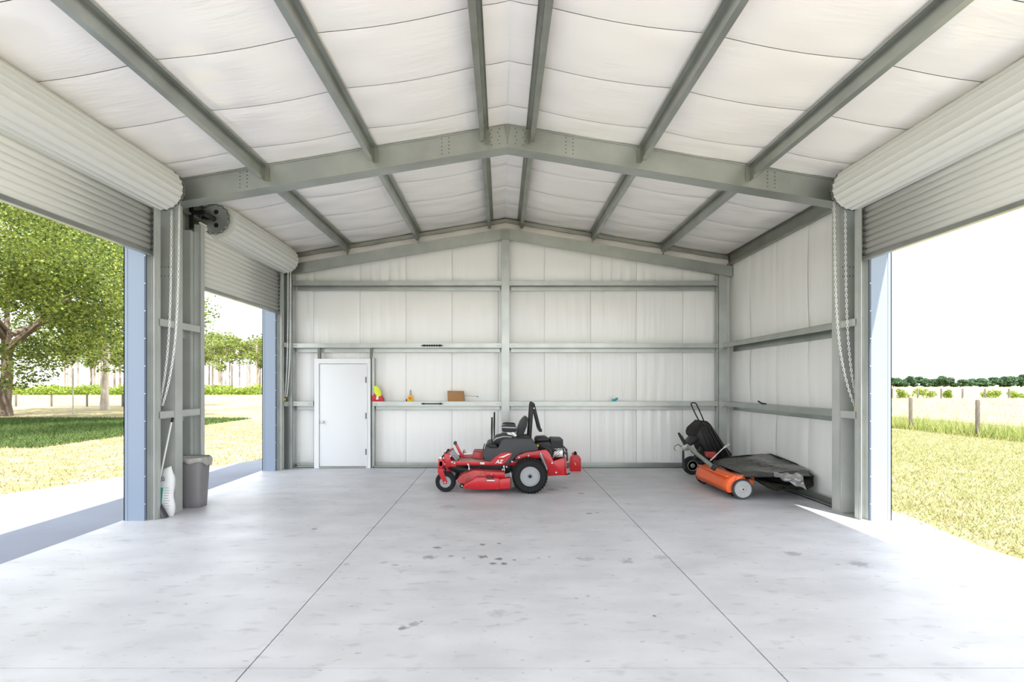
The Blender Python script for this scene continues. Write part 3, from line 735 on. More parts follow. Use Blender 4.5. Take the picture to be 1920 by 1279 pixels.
MB().prism([(xg-.03, GT+.03), (xg+.02, GT+.04), (xg+.02, GT+.10), (xg-.02, GT+.11)], 'y', 11.085, 11.089).build('label_patch', M['white'], r)
gl = MB(); n_ = 14
def glove(u, v):
    a = v*2*PI; t = u; w = .035+.03*math.sin(PI*min(1, t*1.15))
    cx_ = xg+.045-.075*t; cz_ = GT+.10+.20*t
    return (cx_+w*math.cos(a), 11.05+.020*math.sin(a), cz_+.25*w*math.cos(a))
gl.grid(glove, 8, 14)
for k in range(4):
    px0 = xg-.06+.022*k; gl.tube([(px0, 11.05, GT+.26), (px0-.012, 11.05, GT+.31-.008*k)], .011, 8)
gl.tube([(xg+.01, 11.05, GT+.16), (xg+.055, 11.045, GT+.14), (xg+.075, 11.045, GT+.11)], .013, 8)
tag(gl.build('work_glove', M['glove'], origin=(xg, 11.05, GT+.1)), 'yellow-green work glove draped over the small red can', 'glove')
xg = gx(769.5); r = root('level_tool', (xg, 11.14, GT), 'yellow bottle-shaped tool standing on the rear girt between can and box', 'tool')
MB().prism([(xg-.06, GT), (xg+.055, GT), (xg+.055, GT+.08), (xg+.035, GT+.12), (xg-.025, GT+.12), (xg-.06, GT+.07)], 'y', 11.10, 11.17).build('tool_body', M['yellow'], r, bevel=.01)
MB().lathe([(-.004, .028), (0, .03), (.004, .02)], (xg, 11.096, GT+.06), 'y', 20).build('tool_dial', M['orange'], r)
MB().lathe([(0, .025), (.07, .016), (.09, .018), (.11, .008)], (xg+.005, 11.135, GT+.115), 'z', 14).build('tool_neck', M['liner'], r)
MB().box(xg-.085, xg-.06, 11.11, 11.16, GT, GT+.045).build('tool_tip', M['black'], r, bevel=.004)
x0, x1 = gx(839.5), gx(871)
bx = MB().hexa([(x0+.005, 11.075, GT), (x1, 11.075, GT), (x1, 11.215, GT), (x0+.005, 11.215, GT)], [(x0+.0, 11.075, GT+.205), (x1-.025, 11.075, GT+.20), (x1-.02, 11.215, GT+.20), (x0+.0, 11.215, GT+.205)])
o = bx.build('cardboard_box', M['card'], origin=(x0, 11.14, GT), bevel=.003); tag(o, 'brown cardboard box on the rear girt left of the centre post', 'box')
fb = MB().box(x0+.0, x1-.03, 11.0735, 11.0745, GT+.185, GT+.19).build('flap_seam', M['bolt'], o, smooth=0)
xw = gx(895)
tag(MB().tube([(x1+.0, 11.10, GT+.115), (x1+.08, 11.10, GT+.105), (xw, 11.09, GT+.095)], .003, 6).tube([(xw-.01, 11.09, GT+.10), (xw+.02, 11.085, GT+.085)], .010, 8).build('wire_stub', M['galvd'], origin=(x1, 11.1, GT)), 'thin wire with dark tip sticking out beside the cardboard box', 'wire')
xt = gx(1153)
tag(MB().box(xt-.06, xt+.02, 11.08, 11.16, GT, GT+.045).prism([(xt-.01, GT+.02), (xt+.05, GT+.03), (xt+.05, GT+.075), (xt, GT+.06)], 'y', 11.09, 11.14).build('teal_sponge', M['teal'], origin=(xt, 11.12, GT), bevel=.008), 'small teal block on the rear girt right of the mower', 'sponge')
def strap(xc0, z, name, label, chain=False):
    r = root(name, (xc0, 11.05, z), label, 'bracket'); b = MB()
    b.box(xc0-.15, xc0+.15, 11.030, 11.046, z-.011, z+.011)
    for s in (-1, 1): b.prism([(xc0+s*.15, z-.02), (xc0+s*.21, z-.006), (xc0+s*.21, z+.006), (xc0+s*.15, z+.02)], 'y', 11.030, 11.046)
    b.build('strap_body', M['black'], r, bevel=.003)
    if chain:
        c = MB()
        for k in range(7): c.ball((xc0-.14+.047*k, 11.028, z), .018, .012, .020, 10, 6)
        c.build('strap_bead', M['black'], r, kind='stuff')
    return r
strap(gx(810, 11.05), GT-.045, 'black_strap', 'flat black strap with pointed ends on the lower rear girt under the box')
strap(gx(810, 11.05), 2.43-.045, 'black_strap', 'beaded black strap with pointed ends on the middle rear girt', True)
xk = XC+COLI+.05; yk = 1067*xk/(1428-941)
tag(MB().tube([(xk, yk+.12, GT+.045), (xk+.01, yk+.02, GT+.015), (xk+.02, yk-.10, GT+.008)], .014, 8).build('black_rod', M['black'], origin=(xk, yk, GT)), 'short black rod lying on the lower girt of the right wall', 'rod')

# ------------------------------------------------------------------ red ride-on mower (pixel of the photo at a depth -> metres)
def mx(u, Y): return wx(780+u/5.329, Y)
def mz(v, Y): return wz(720+v/5.329, Y)
def pp(Y, *uv): return [(mx(u, Y), mz(v, Y)) for u, v in uv]
mw = root('riding_mower', (.1, 9.1, 0), 'red and charcoal zero-turn ride-on mower parked broadside before the rear wall', 'lawn mower')
def tyre(name, c, r, w, rr, parent, m='rubber', hub=True, lugs=30, rim='rim', near=-1):
    x, y, z = c; h = w/2
    t = MB().lathe([(-h*.75, rr), (-h, rr*1.12), (-h, r*.86), (-h*.72, r*.97), (-h*.3, r), (h*.3, r), (h*.72, r*.97), (h, r*.86), (h, rr*1.12), (h*.75, rr)], c, 'y', 48).build(name, M[m], parent, smooth=40)
    if lugs:
        l = MB()
        for row in (-.55, -.18, .18, .55):
            for k in range(lugs):
                a = 2*PI*(k+(row > 0)*.5)/lugs; rad = r*(1.0 if abs(row) < .3 else .985); p = Vector((x+math.cos(a)*rad, y+row*w/2*1.2, z+math.sin(a)*rad)); tg = Vector((-math.sin(a), 0, math.cos(a)))
                l.bar(p-tg*r*PI/lugs*.55, p+tg*r*PI/lugs*.55, w*.17, .012, (math.cos(a), 0, math.sin(a)))
        l.build('tread', M[m], t, smooth=0, kind='stuff')
    f = near*h
    q = [(f*.80, rr*1.08), (f*1.02, rr*1.06), (f*1.02, rr*.97), (f*.05, rr*.88), (-f*.05, rr*.62), (f*.62, rr*.50), (f*.66, rr*.30), (f*.95, rr*.26), (f*.95, rr*.02)]
    b = MB(); b.lathe(q if near > 0 else q, c, 'y', 40); rim_o = b.build('wheel_rim', M[rim], t, smooth=30)
    MB().lathe([(f*.9, rr*.20), (f*1.02, rr*.18), (f*1.02, rr*.01)], c, 'y', 20).build('hub_cap', M['black'], rim_o)
    MB().lathe([(-f*.7, rr*1.0), (-f*.7, rr*.99)], c, 'y', 30).build('rim_back', M[rim], rim_o)
    for (ra, rb, ff) in ((.90, .84, .93), (.58, .53, .52)):
        MB().lathe([(f*ff, rr*ra), (f*ff*1.03, rr*(ra+rb)/2), (f*ff, rr*rb)], c, 'y', 36).build('rim_recess_shade', M['galvd'], rim_o) if 0 else None
    gr = MB(); gr.grid(lambda u, v: (x+rr*(.50+.08*u)*math.cos(v*2*PI), y+near*(h*.60)+near*.004, z+rr*(.50+.08*u)*math.sin(v*2*PI)), 1, 36)
    gr.build('rim_recess_shade', M['can'], rim_o, smooth=0)  # flat dark ring paints the shade of the rim recess
    for k in range(5):
        a = 2*PI*k/5+.3; MB().lathe([(0, .009), (near*.010, .009)], (x+rr*.34*math.cos(a), y+near*h*.66, z+rr*.34*math.sin(a)), 'y', 6).build('wheel_nut', M['bolt'], rim_o)
    return t
RX, RZ = mx(1138, 8.52), .262
tyre('rear_wheel', (RX, 8.58, RZ), .262, .26, .138, mw, lugs=34)
tyre('rear_wheel', (RX, 9.62, RZ), .262, .26, .138, mw, lugs=34)
FX = mx(295, 8.64); 
for Y in (8.66, 9.52):
    tyre('caster_wheel', (FX, Y, .155), .155, .12, .080, mw, lugs=0)
    f = MB()
    xa = mx(242, 8.6); 
    f.box(xa-.034, xa+.034, Y-.04, Y+.04, .345, .50)
    f.prism([(xa-.034, .36), (xa+.034, .36), (FX+.03, .17), (FX+.02, .13), (FX-.025, .13), (FX-.035, .17), (xa-.034, .30)], 'y', Y-.085, Y-.072)
    f.prism([(xa-.034, .36), (xa+.034, .36), (FX+.03, .17), (FX+.02, .13), (FX-.025, .13), (FX-.035, .17), (xa-.034, .30)], 'y', Y+.072, Y+.085)
    f.box(xa-.034, xa+.034, Y-.085, Y+.085, .335, .36)
    fk = f.build('caster_fork', M['red'], mw, bevel=.004)
    MB().lathe([(-.095, .012), (.095, .012)], (FX, Y, .155), 'y', 10).build('axle_bolt', M['alu'], fk)
    MB().lathe([(0, .025), (.03, .02), (.035, .012)], (xa, Y, .50), 'z', 12).build('fork_cap', M['alu'], fk)
# front frame and rails
b = MB()
for Y in (8.72, 9.42):
    b.bar((mx(262, 8.7), Y, mz(800, 8.7)), (mx(400, 8.7), Y, mz(800, 8.7)), .06, .085)
    b.bar((mx(380, 8.7), Y, mz(790, 8.7)), (mx(1010, 8.7), Y, mz(795, 8.7)), .05, .06)
b.bar((mx(262, 8.7), 8.62, mz(790, 8.7)), (mx(262, 8.7), 9.56, mz(790, 8.7)), .075, .075)
b.build('main_frame', M['red'], mw, bevel=.004)
b = MB().prism(pp(8.72, (430, 772), (560, 765), (740, 778), (750, 800), (440, 798)), 'y', 8.70, 9.45)
b.build('footplate', M['tan'], mw, bevel=.003)
MB().prism(pp(8.8, (455, 690), (480, 735), (640, 752), (640, 765), (450, 772)), 'y', 9.05, 9.4).build('footplate_front', M['red'], mw, bevel=.004)
MB().prism(pp(8.8, (565, 690), (670, 690), (672, 762), (560, 745)), 'y', 8.9, 9.35).build('pan_side', M['redworn'], mw, bevel=.004)
MB().prism(pp(8.75, (290, 690), (345, 700), (352, 820), (300, 830), (265, 790)), 'y', 8.68, 8.74).build('front_bracket', M['red'], mw, bevel=.004)
MB().prism(pp(8.75, (260, 720), (330, 690), (350, 735), (300, 760)), 'y', 8.95, 9.5).build('front_panel', M['redworn'], mw, bevel=.004)
# deck lift lever and pedals
MB().bar((mx(352, 8.75), 8.75, mz(672, 8.75)), (mx(420, 8.75), 8.75, mz(752, 8.75)), .09, .07).build('height_quadrant', M['rim'], mw, bevel=.003)
q = MB()
for k in range(7):
    t = k/6; q.box(mx(352+68*t, 8.7)-.03, mx(352+68*t, 8.7)+.03, 8.700, 8.704, mz(672+80*t, 8.7)-.003, mz(672+80*t, 8.7)+.003)
q.build('quadrant_slot', M['black'], mw, kind='stuff')
lp = MB().bar((mx(398, 8.85), 8.85, mz(600, 8.85)), (mx(462, 8.85), 8.85, mz(725, 8.85)), .035, .04).build('lift_pedal_arm', M['red'], mw, bevel=.004)
MB().lathe([(-.05, .02), (-.045, .026), (.045, .026), (.05, .02)], (mx(392, 8.85), 8.85, mz(590, 8.85)), 'y', 16).build('pedal_pad', M['pod'], lp)
MB().bar((mx(470, 8.8), 8.9, mz(708, 8.8)), (mx(560, 8.8), 8.9, mz(700, 8.8)), .02, .018).build('linkage_rod', M['alu'], mw)
b = MB().tube([(mx(320, 8.72), 8.74, mz(665, 8.72)), (mx(262, 8.72), 8.72, mz(730, 8.72)), (mx(250, 8.72), 8.70, mz(765, 8.72))], .012)
b.ball((mx(322, 8.72), 8.74, mz(662, 8.72)), .02, .02, .02, 12, 8)
b.build('parking_lever', M['black'], mw)
b = MB()
for (u, v) in ((345, 720), (360, 780), (385, 790), (520, 802), (530, 845), (878, 822), (905, 828), (275, 740), (285, 800), (960, 775), (648, 795), (865, 855)):
    b.lathe([(-.012, .012), (0, .014)], (mx(u, 8.66), 8.66, mz(v, 8.66)), 'y', 8)
b.bar((mx(525, 8.66), 8.66, mz(800, 8.66)), (mx(532, 8.66), 8.66, mz(860, 8.66)), .012, .012)
b.bar((mx(875, 8.66), 8.66, mz(815, 8.66)), (mx(885, 8.66), 8.66, mz(870, 8.66)), .012, .012)
b.build('fastener', M['alu'], mw, kind='stuff')
b = MB().prism(pp(8.8, (300, 830), (520, 850), (560, 875), (470, 890), (400, 900), (330, 860)), 'y', 8.85, 9.4)
b.prism(pp(8.8, (470, 805), (900, 805), (960, 790), (975, 880), (900, 900), (560, 850)), 'y', 8.82, 9.5)
b.build('belt_cover', M['black'], mw, bevel=.006)
# cutting deck
dk = MB().prism(pp(8.62, (415, 945), (470, 900), (575, 862), (700, 868), (888, 880), (892, 1000), (470, 1010), (420, 985)), 'y', 8.60, 9.72).build('deck_shell', M['redworn'], mw, bevel=.012)
b = MB()
b.prism(pp(8.48, (468, 1028), (492, 1002), (560, 965), (600, 935), (700, 932), (832, 945), (832, 1052), (620, 1052), (480, 1043)), 'y', 8.46, 8.60)
sk = b.build('deck_skirt', M['red'], mw, bevel=.006)
MB().prism(pp(8.46, (832, 955), (940, 938), (944, 1042), (832, 1053)), 'y', 8.45, 8.58).build('discharge_side', M['red'], mw, bevel=.005)
MB().prism(pp(8.58, (698, 880), (888, 885), (890, 936), (826, 940), (700, 930)), 'y', 8.575, 8.60).build('deck_panel', M['red'], dk, bevel=.003)
text('XDR', .058, (mx(700, 8.57), 8.452, mz(948, 8.46)), M['black'], sk, shear=.2, bold=.003)
text('AF', .022, (mx(742, 8.57), 8.571, mz(908, 8.57)), M['white'], dk, shear=.3)
MB().box(mx(708, 8.455), mx(788, 8.455), 8.452, 8.458, mz(970, 8.455), mz(962, 8.455)).build('deck_lettering', M['white'], dk, smooth=0)
MB().lathe([(-.03, .024), (-.024, .032), (.024, .032), (.03, .024)], (mx(457, 8.5), 8.52, mz(1017, 8.5)), 'y', 20).build('scalp_roller', M['black'], mw)
MB().lathe([(-.006, .011), (0, .012)], (mx(460, 8.48), 8.485, mz(1020, 8.48)), 'y', 10).build('roller_bolt', M['alu'], mw)
MB().prism(pp(8.6, (938, 885), (955, 885), (985, 1035), (950, 1035)), 'y', 8.60, 8.9).build('chute_flap', M['galvd'], mw, bevel=.004)
# side pods
def pod(Y0_, Y1_, near):
    P = MB().prism(pp(8.68, (664, 720), (680, 665), (705, 622), (740, 640), (820, 640), (850, 575), (885, 545), (960, 548), (1000, 545), (1160, 545), (1185, 590), (1228, 645), (1200, 668), (1080, 682), (1010, 712), (985, 740), (935, 808), (865, 802), (800, 790), (740, 780), (690, 760)), 'y', Y0_, Y1_)
    o = P.build('side_pod', M['pod'], mw, bevel=.018)
    return o
pd = pod(8.66, 8.90, True); pod(9.30, 9.52, False)
y_ = 8.655
MB().prism(pp(y_, (738, 782), (800, 725), (850, 692), (905, 684), (965, 692), (945, 725), (905, 775), (868, 800)), 'y', y_, y_+.006).build('pod_decal', M['red'], pd)
MB().prism(pp(y_, (820, 735), (870, 735), (945, 700), (925, 697), (865, 722)), 'y', y_-.002, y_).build('pod_stripe', M['white'], pd)
text('AZ', .075, (mx(795, y_-.003), y_-.003, mz(793, y_)), M['white'], pd, shear=.35, bold=.002)
MB().prism(pp(8.75, (700, 612), (730, 598), (800, 605), (822, 640), (705, 640)), 'y', 8.70, 9.5).build('seat_pan', M['black'], mw, bevel=.01)
MB().bar((mx(668, 8.68), 8.68, mz(668, 8.68)), (mx(686, 8.68), 8.68, mz(597, 8.68)), .012, .016).build('brake_lever', M['black'], mw)
# seat
st_ = MB().prism(pp(8.95, (765, 560), (800, 525), (880, 505), (950, 512), (1000, 545), (1000, 600), (840, 612), (775, 600)), 'y', 8.86, 9.34).build('seat_cushion', M['seat'], mw, bevel=.028)
MB().prism(pp(8.93, (770, 560), (800, 532), (880, 514), (955, 522), (955, 532), (880, 525), (805, 545), (775, 570)), 'y', 8.855, 8.865).build('seat_piping', M['rim'], st_, smooth=0)
MB().prism(pp(9.0, (1003, 535), (1012, 455), (1040, 380), (1080, 330), (1108, 322), (1117, 345), (1105, 420), (1070, 510), (1045, 542)), 'y', 8.88, 9.32).build('backrest', M['seat'], mw, bevel=.025)
MB().prism(pp(8.87, (1020, 450), (1045, 385), (1085, 342), (1092, 352), (1060, 400), (1035, 460)), 'y', 8.872, 8.884).build('backrest_panel', M['pod'], mw, bevel=.003)
for Y in (8.80, 9.36):
    a = MB().prism(pp(8.85, (858, 440), (868, 412), (900, 405), (985, 410), (1003, 425), (1005, 470), (985, 480), (880, 478), (858, 465)), 'y', Y, Y+.06).build('armrest', M['seat'], mw, bevel=.012)
    MB().prism(pp(8.8, (862, 428), (1000, 434), (1000, 444), (862, 438)), 'y', Y-.002, Y+.003).build('armrest_stripe', M['rim'], a, smooth=0)
    MB().bar((mx(960, 8.85), Y+.03, mz(478, 8.85)), (mx(1000, 8.85), Y+.03, mz(520, 8.85)), .02, .03).build('armrest_bracket', M['alu'], a)
MB().prism(pp(8.9, (905, 485), (985, 485), (990, 540), (930, 535)), 'y', 8.95, 9.3).build('seat_bracket', M['alu'], mw, bevel=.004)
MB().prism(pp(8.69, (640, 782), (684, 784), (684, 804), (640, 802)), 'y', 8.683, 8.69).build('warning_sticker', M['white'], mw, smooth=0)
MB().prism(pp(8.78, (955, 760), (1010, 745), (1050, 765), (985, 830), (960, 860)), 'y', 8.72, 8.9).build('pod_gap_shade', M['black'], mw, bevel=.008)  # black block painting the shaded gap between pod and tyre
# steering levers
for Y, u0, v0 in ((8.72, 758, 332), (9.40, 776, 302)):
    MB().tube([(mx(u0, 8.75), Y, mz(645, 8.75)), (mx(u0, 8.75), Y, mz(v0+120, 8.75)), (mx(u0+2, 8.75), Y, mz(v0, 8.75))], [.008, .015, .013], 12).build('steering_lever', M['black'], mw)
# roll bar with folded hoop
def roll(Y):
    b = MB().bar((mx(1134, 8.95), Y, mz(545, 8.95)), (mx(1158, 8.95), Y, mz(205, 8.95)), .05, .05, (0, 1, 0))
    b.lathe([(-.035, .028), (.035, .028)], (mx(1163, 8.95), Y, mz(200, 8.95)), 'y', 14)
    o = b.build('roll_bar_post', M['black'], mw, bevel=.004)
    MB().bar((mx(1172, 8.95), Y+.03, mz(200, 8.95)), (mx(1240, 8.95), Y+.03, mz(470, 8.95)), .04, .04, (0, 1, 0)).build('folded_hoop', M['black'], o, bevel=.005)
    MB().lathe([(-.05, .01), (.05, .01)], (mx(1175, 8.95), Y, mz(240, 8.95)), 'y', 8).build('hinge_pin', M['alu'], o)
roll(8.88); roll(9.36)
MB().bar((mx(1242, 8.95), 8.88, mz(462, 8.95)), (mx(1242, 8.95), 9.42, mz(462, 8.95)), .045, .045).build('hoop_crossbar', M['black'], mw, bevel=.006)
MB().prism(pp(8.9, (1040, 515), (1130, 515), (1135, 545), (1085, 545), (1075, 580), (1060, 575), (1055, 545), (1035, 540)), 'y', 8.84, 8.95).build('belt_guard', M['black'], mw, bevel=.005)
# rear body, engine
b = MB()
for (a, c_) in ((8.74, 8.79), (9.42, 9.47)):
    b.prism(pp(8.76, (985, 745), (1010, 715), (1100, 678), (1240, 662), (1300, 655), (1335, 690), (1372, 772), (1490, 738), (1495, 910), (1320, 918), (1300, 850), (1250, 740), (1150, 745), (1050, 760), (1000, 800)), 'y', a, c_)
b.prism(pp(8.76, (1480, 742), (1500, 738), (1505, 912), (1485, 912)), 'y', 8.74, 9.47)
b.build('rear_frame', M['red'], mw, bevel=.004)
b = MB()
for (u, v) in ((1030, 735), (1125, 718), (1243, 700), (1360, 790), (1400, 885), (1305, 850)): b.lathe([(-.008, .013), (0, .014)], (mx(u, 8.735), 8.738, mz(v, 8.735)), 'y', 10)
b.build('frame_bolt', M['alu'], mw, kind='stuff')
# coil spring
pts = []
A = Vector((mx(1248, 8.70), 8.70, mz(705, 8.70))); B = Vector((mx(1300, 8.70), 8.70, mz(835, 8.70))); ax_ = (B-A); u_ = ax_.normalized(); s_ = u_.cross(Vector((0, 1, 0)))
for k in range(121):
    t = k/120; a = t*10*2*PI; pts.append(A+ax_*t+(s_*math.cos(a)+Vector((0, 1, 0))*math.sin(a))*.022)
sp = MB().tube(pts, .006, 6).build('shock_spring', M['rim'], mw)
MB().tube([A-u_*.03, B+u_*.03], .012, 10).build('shock_rod', M['alu'], sp)
e = MB().prism(pp(8.9, (1190, 560), (1210, 535), (1300, 530), (1335, 550), (1340, 575), (1190, 580)), 'y', 8.92, 9.25).build('air_filter', M['black'], mw, bevel=.02)
MB().prism(pp(8.88, (1195, 585), (1330, 572), (1360, 600), (1385, 655), (1370, 690), (1250, 670), (1210, 620)), 'y', 8.86, 9.35).build('engine_shroud', M['black'], mw, bevel=.02)
b = MB().prism(pp(8.88, (1345, 560), (1362, 548), (1468, 552), (1472, 640), (1360, 650)), 'y', 8.86, 9.3)
ec = b.build('cylinder_cover', M['pod'], mw, bevel=.008)
f = MB()
for k in range(7): f.box(mx(1352, 8.85), mx(1470, 8.85), 8.848, 8.86, mz(572+12*k, 8.85), mz(566+12*k, 8.85))
f.build('cooling_fin', M['black'], ec, smooth=0, kind='stuff')
b = MB().lathe([(-.12, .03), (-.11, .05), (.11, .05), (.12, .03)], (mx(1405, 8.85), 8.98, mz(700, 8.85)), 'y', 20)
b.tube([(mx(1370, 8.8), 8.86, mz(745, 8.8)), (mx(1385, 8.8), 8.84, mz(710, 8.8)), (mx(1430, 8.8), 8.84, mz(670, 8.8)), (mx(1455, 8.8), 8.88, mz(660, 8.8))], .018, 10)
b.box(mx(1405, 8.85), mx(1470, 8.85), 8.88, 9.0, mz(735, 8.85), mz(665, 8.85))
b.build('muffler', M['alu'], mw, bevel=.004)
MB().prism(pp(8.88, (1230, 600), (1350, 640), (1380, 750), (1300, 660)), 'y', 8.84, 9.3).build('engine_block', M['black'], mw, bevel=.006)
MB().ball((mx(1215, 8.85), 8.84, mz(617, 8.85)), .018, .01, .02, 12, 8).build('oil_cap', M['yellow'], mw)
g_ = MB()
for Y in (8.85, 9.37): g_.tube([(mx(1498, 8.85), Y, mz(772, 8.85)), (mx(1512, 8.85), Y, mz(765, 8.85)), (mx(1508, 8.85), Y, mz(690, 8.85)), (mx(1492, 8.85), Y, mz(648, 8.85))], .014, 8)
for v in (660, 710, 765): g_.tube([(mx(1508, 8.85), 8.85, mz(v, 8.85)), (mx(1508, 8.85), 9.37, mz(v, 8.85))], .012, 8)
g_.build('rear_guard', M['pod'], mw)
MB().prism(pp(8.8, (1488, 902), (1520, 905), (1530, 925), (1560, 918), (1562, 926), (1525, 938), (1495, 925)), 'y', 9.05, 9.12).build('tow_hitch', M['black'], mw)
# stand the can's neighbour: small black fitting on rear plate
for v in (760, 832): MB().box(mx(1495, 8.75), mx(1515, 8.75), 8.8, 8.9, mz(v+19, 8.75), mz(v, 8.75)).build('rear_latch', M['black'], mw, bevel=.003)

# ------------------------------------------------------------------ lawn sweeper (orange) and dump cart (black)
def sx(u, Y): return wx(1230+u/5.56, Y)
def sz(v, Y): return wz(730+v/5.56, Y)
def S3(u, v, Y): return (sx(u, Y), Y, sz(v, Y))
sw = root('lawn_sweeper', (3.4, 8.7, 0), 'orange lawn sweeper with grey wheels and dark collecting bag by the right wall', 'lawn sweeper')
wxn = sx(905, 8.06)
for (X, Y) in ((wxn, 8.08), (3.33, 9.34)):
    t = MB().lathe([(-.025, .118), (-.03, .128), (-.03, .138), (-.018, .145), (.018, .145), (.03, .138), (.03, .12)], (X, Y, .146), 'y', 40).build('sweeper_wheel', M['pod'] if Y < 9 else M['rubber'], sw, smooth=40)
    MB().lathe([(-.024, .122), (-.034, .118), (-.034, .112), (-.028, .106), (-.026, .05), (-.038, .035), (-.040, .012)], (X, Y, .146), 'y', 36).build('wheel_disc', M['greyplastic'], t)
    MB().lathe([(-.045, .010), (-.028, .018), (0, .018)], (X, Y, .146), 'y', 14).build('hub_cap', M['black'], t)
    sp_ = MB()
    for k in range(10):
        a = 2*PI*k/10; sp_.bar((X+.04*math.cos(a), Y-.028, .146+.04*math.sin(a)), (X+.1*math.cos(a), Y-.028, .146+.1*math.sin(a)), .006, .010, (0, 1, 0))
    sp_.build('wheel_rib', M['greyplastic'], t, kind='stuff')
# hood: rounded orange shell running away from the camera
def hood(u, v):
    Y = 8.13+u*1.16; a = math.radians(-35+175*v); r = .155
    cx_ = 3.375-.03*u; cz_ = .175
    return (cx_-r*1.15*math.cos(a), Y, cz_+r*math.sin(a))
MB().grid(hood, 12, 6).build('brush_hood', M['orange'], sw, solid=.006, smooth=20)
def endp(Y, t=.012):
    c = [(3.375-.03*((Y-8.13)/1.16)-.178*math.cos(math.radians(-35+175*k/12)), .175+.155*math.sin(math.radians(-35+175*k/12))) for k in range(13)]
    return MB().prism(c+[(3.55, .14), (3.45, .09)], 'y', Y, Y+t)
endp(8.115).build('end_plate', M['orange'], sw, bevel=.003); endp(9.29).build('end_plate', M['orange'], sw, bevel=.003)
MB().prism([(3.30, .20), (3.56, .16), (3.60, .30), (3.44, .34), (3.34, .33)], 'y', 8.09, 8.15).build('gear_cover', M['orange'], sw, bevel=.02)
MB().box(3.20, 3.25, 8.15, 9.28, .30, .325).build('hood_rib', M['orange'], sw, bevel=.006)
MB().box(3.46, 3.50, 8.06, 8.10, .23, .31).build('height_lever', M['black'], sw, bevel=.004)
br = MB(); br.lathe([(-.55, .05), (.55, .05)], (3.36, 8.70, .15), 'y', 14)
for k in range(6):
    a0 = k*PI/3
    for i in range(12):
        y = 8.18+.09*i; a = a0+i*.12; br.bar((3.36, y, .15), (3.36+.125*math.cos(a), y, .15+.125*math.sin(a)), .075, .02, (0, 1, 0))
br.build('sweeping_brush', M['black'], sw, smooth=0)
# tow bar with grips
A = S3(605, 815, 8.35); B = S3(330, 595, 9.15)
tb = MB().bar(A, B, .04, .045).build('tow_bar', M['galv'], sw, bevel=.003)
MB().bar(S3(560, 790, 9.05), S3(370, 640, 9.2), .04, .04).build('tow_bar', M['black'], sw, bevel=.003)
MB().bar(S3(588, 840, 8.34), S3(620, 790, 8.34), .06, .06).build('tow_bracket', M['black'], sw, bevel=.004)
MB().prism([(sx(u, 9.15), sz(v, 9.15)) for u, v in ((262, 600), (300, 560), (355, 585), (335, 640), (285, 640))], 'y', 9.13, 9.17).build('hitch_plate', M['galvd'], sw, bevel=.004)
MB().tube([S3(262, 600, 9.1), S3(235, 575, 9.1), S3(200, 590, 9.08), S3(188, 615, 9.08), S3(202, 640, 9.08)], .008, 8).build('hitch_hook', M['bolt'], sw)
MB().tube([S3(235, 455, 9.1), S3(262, 500, 9.1), S3(305, 570, 9.12)], [.018, .026, .03], 10).build('lever_grip', M['black'], sw)
MB().tube([S3(283, 640, 9.1), S3(285, 740, 9.1), S3(292, 830, 9.1)], [.018, .02, .026], 10).build('lever_grip', M['black'], sw)
# hopper bag: sagging rectangular sack on a wire frame
def bagtop(u, v):
    # u from sweeper (0) to wall (1), v from near (0) to far (1)
    x0 = 3.42; x1 = 4.40+.08*math.sin(PI*v)
    x = x0+(x1-x0)*u; y = 7.98+.05*u+(9.26-7.98+.0*u)*v
    z = .36+.12*u*v+.05*math.sin(PI*u)*v+.02*math.sin(u*9)*math.sin(v*7)
    if v < .12: z -= .03
    return x, y, z
def bagfn(u, v):
    # closed around in v: top then bottom
    if v <= .5:
        x, y, z = bagtop(u, v*2)
        e = min(v*2, 1-v*2); return (x, y, z)
    w = 1-(v-.5)*2
    x, y, z = bagtop(u, w); dep = .02+.17*min(1, u*2.2)*(1-.35*w)*(1-.25*max(0, u-.7)/.3)
    k = math.sin(PI*max(0, min(1, w)))
    return (x+.02*math.sin(w*12), y, z-dep+.02*math.sin(u*13+w*9))
b = MB(); b.grid(bagfn, 40, 60)
bg_o = b.build('hopper_bag', M['bag'], sw, smooth=60)
rim_pts = [bagtop(0.02, 0), bagtop(.3, 0), bagtop(.6, 0), bagtop(1, 0), bagtop(1, .5), bagtop(1, 1), bagtop(.6, 1), bagtop(.3, 1), bagtop(0.02, 1)]
MB().tube([(p[0], p[1], p[2]+.004) for p in rim_pts], .010, 8).build('bag_frame', M['black'], bg_o)
cp = MB().grid(lambda u, v: (bagtop(1, v)[0], bagtop(1, v)[1], bagtop(1, v)[2]-.14*u), 3, 20); cp.build('bag_end', M['bag'], bg_o)
def glarefn(u, v):
    w = .10+.34*(1-abs(2*v-1)**1.5)*(.45+.55*math.sin(PI*min(1, u+.25)))
    cxu = 3.78+.42*v
    return (cxu+.05*u, 7.975-.028*abs(math.sin(v*11+u*4))-.018*math.sin(u*9+v*5), .40-.02*v-(.06+.16*v)*u+.012*math.sin(v*17+u*6))
glare_fold = MB().grid(glarefn, 14, 26)
glare_fold.build('bag_glare_fold', M['bagglare'], bg_o, solid=.002, smooth=20)  # added patch carrying the bag's painted glare
MB().tube([S3(570, 740, 8.9), S3(690, 625, 9.3), S3(760, 572, 9.6)], .009, 8).build('bag_stay', M['white'], sw)
MB().bar(S3(715, 605, 9.35), S3(762, 572, 9.6), .03, .02).build('bag_stay_clip', M['white'], sw)

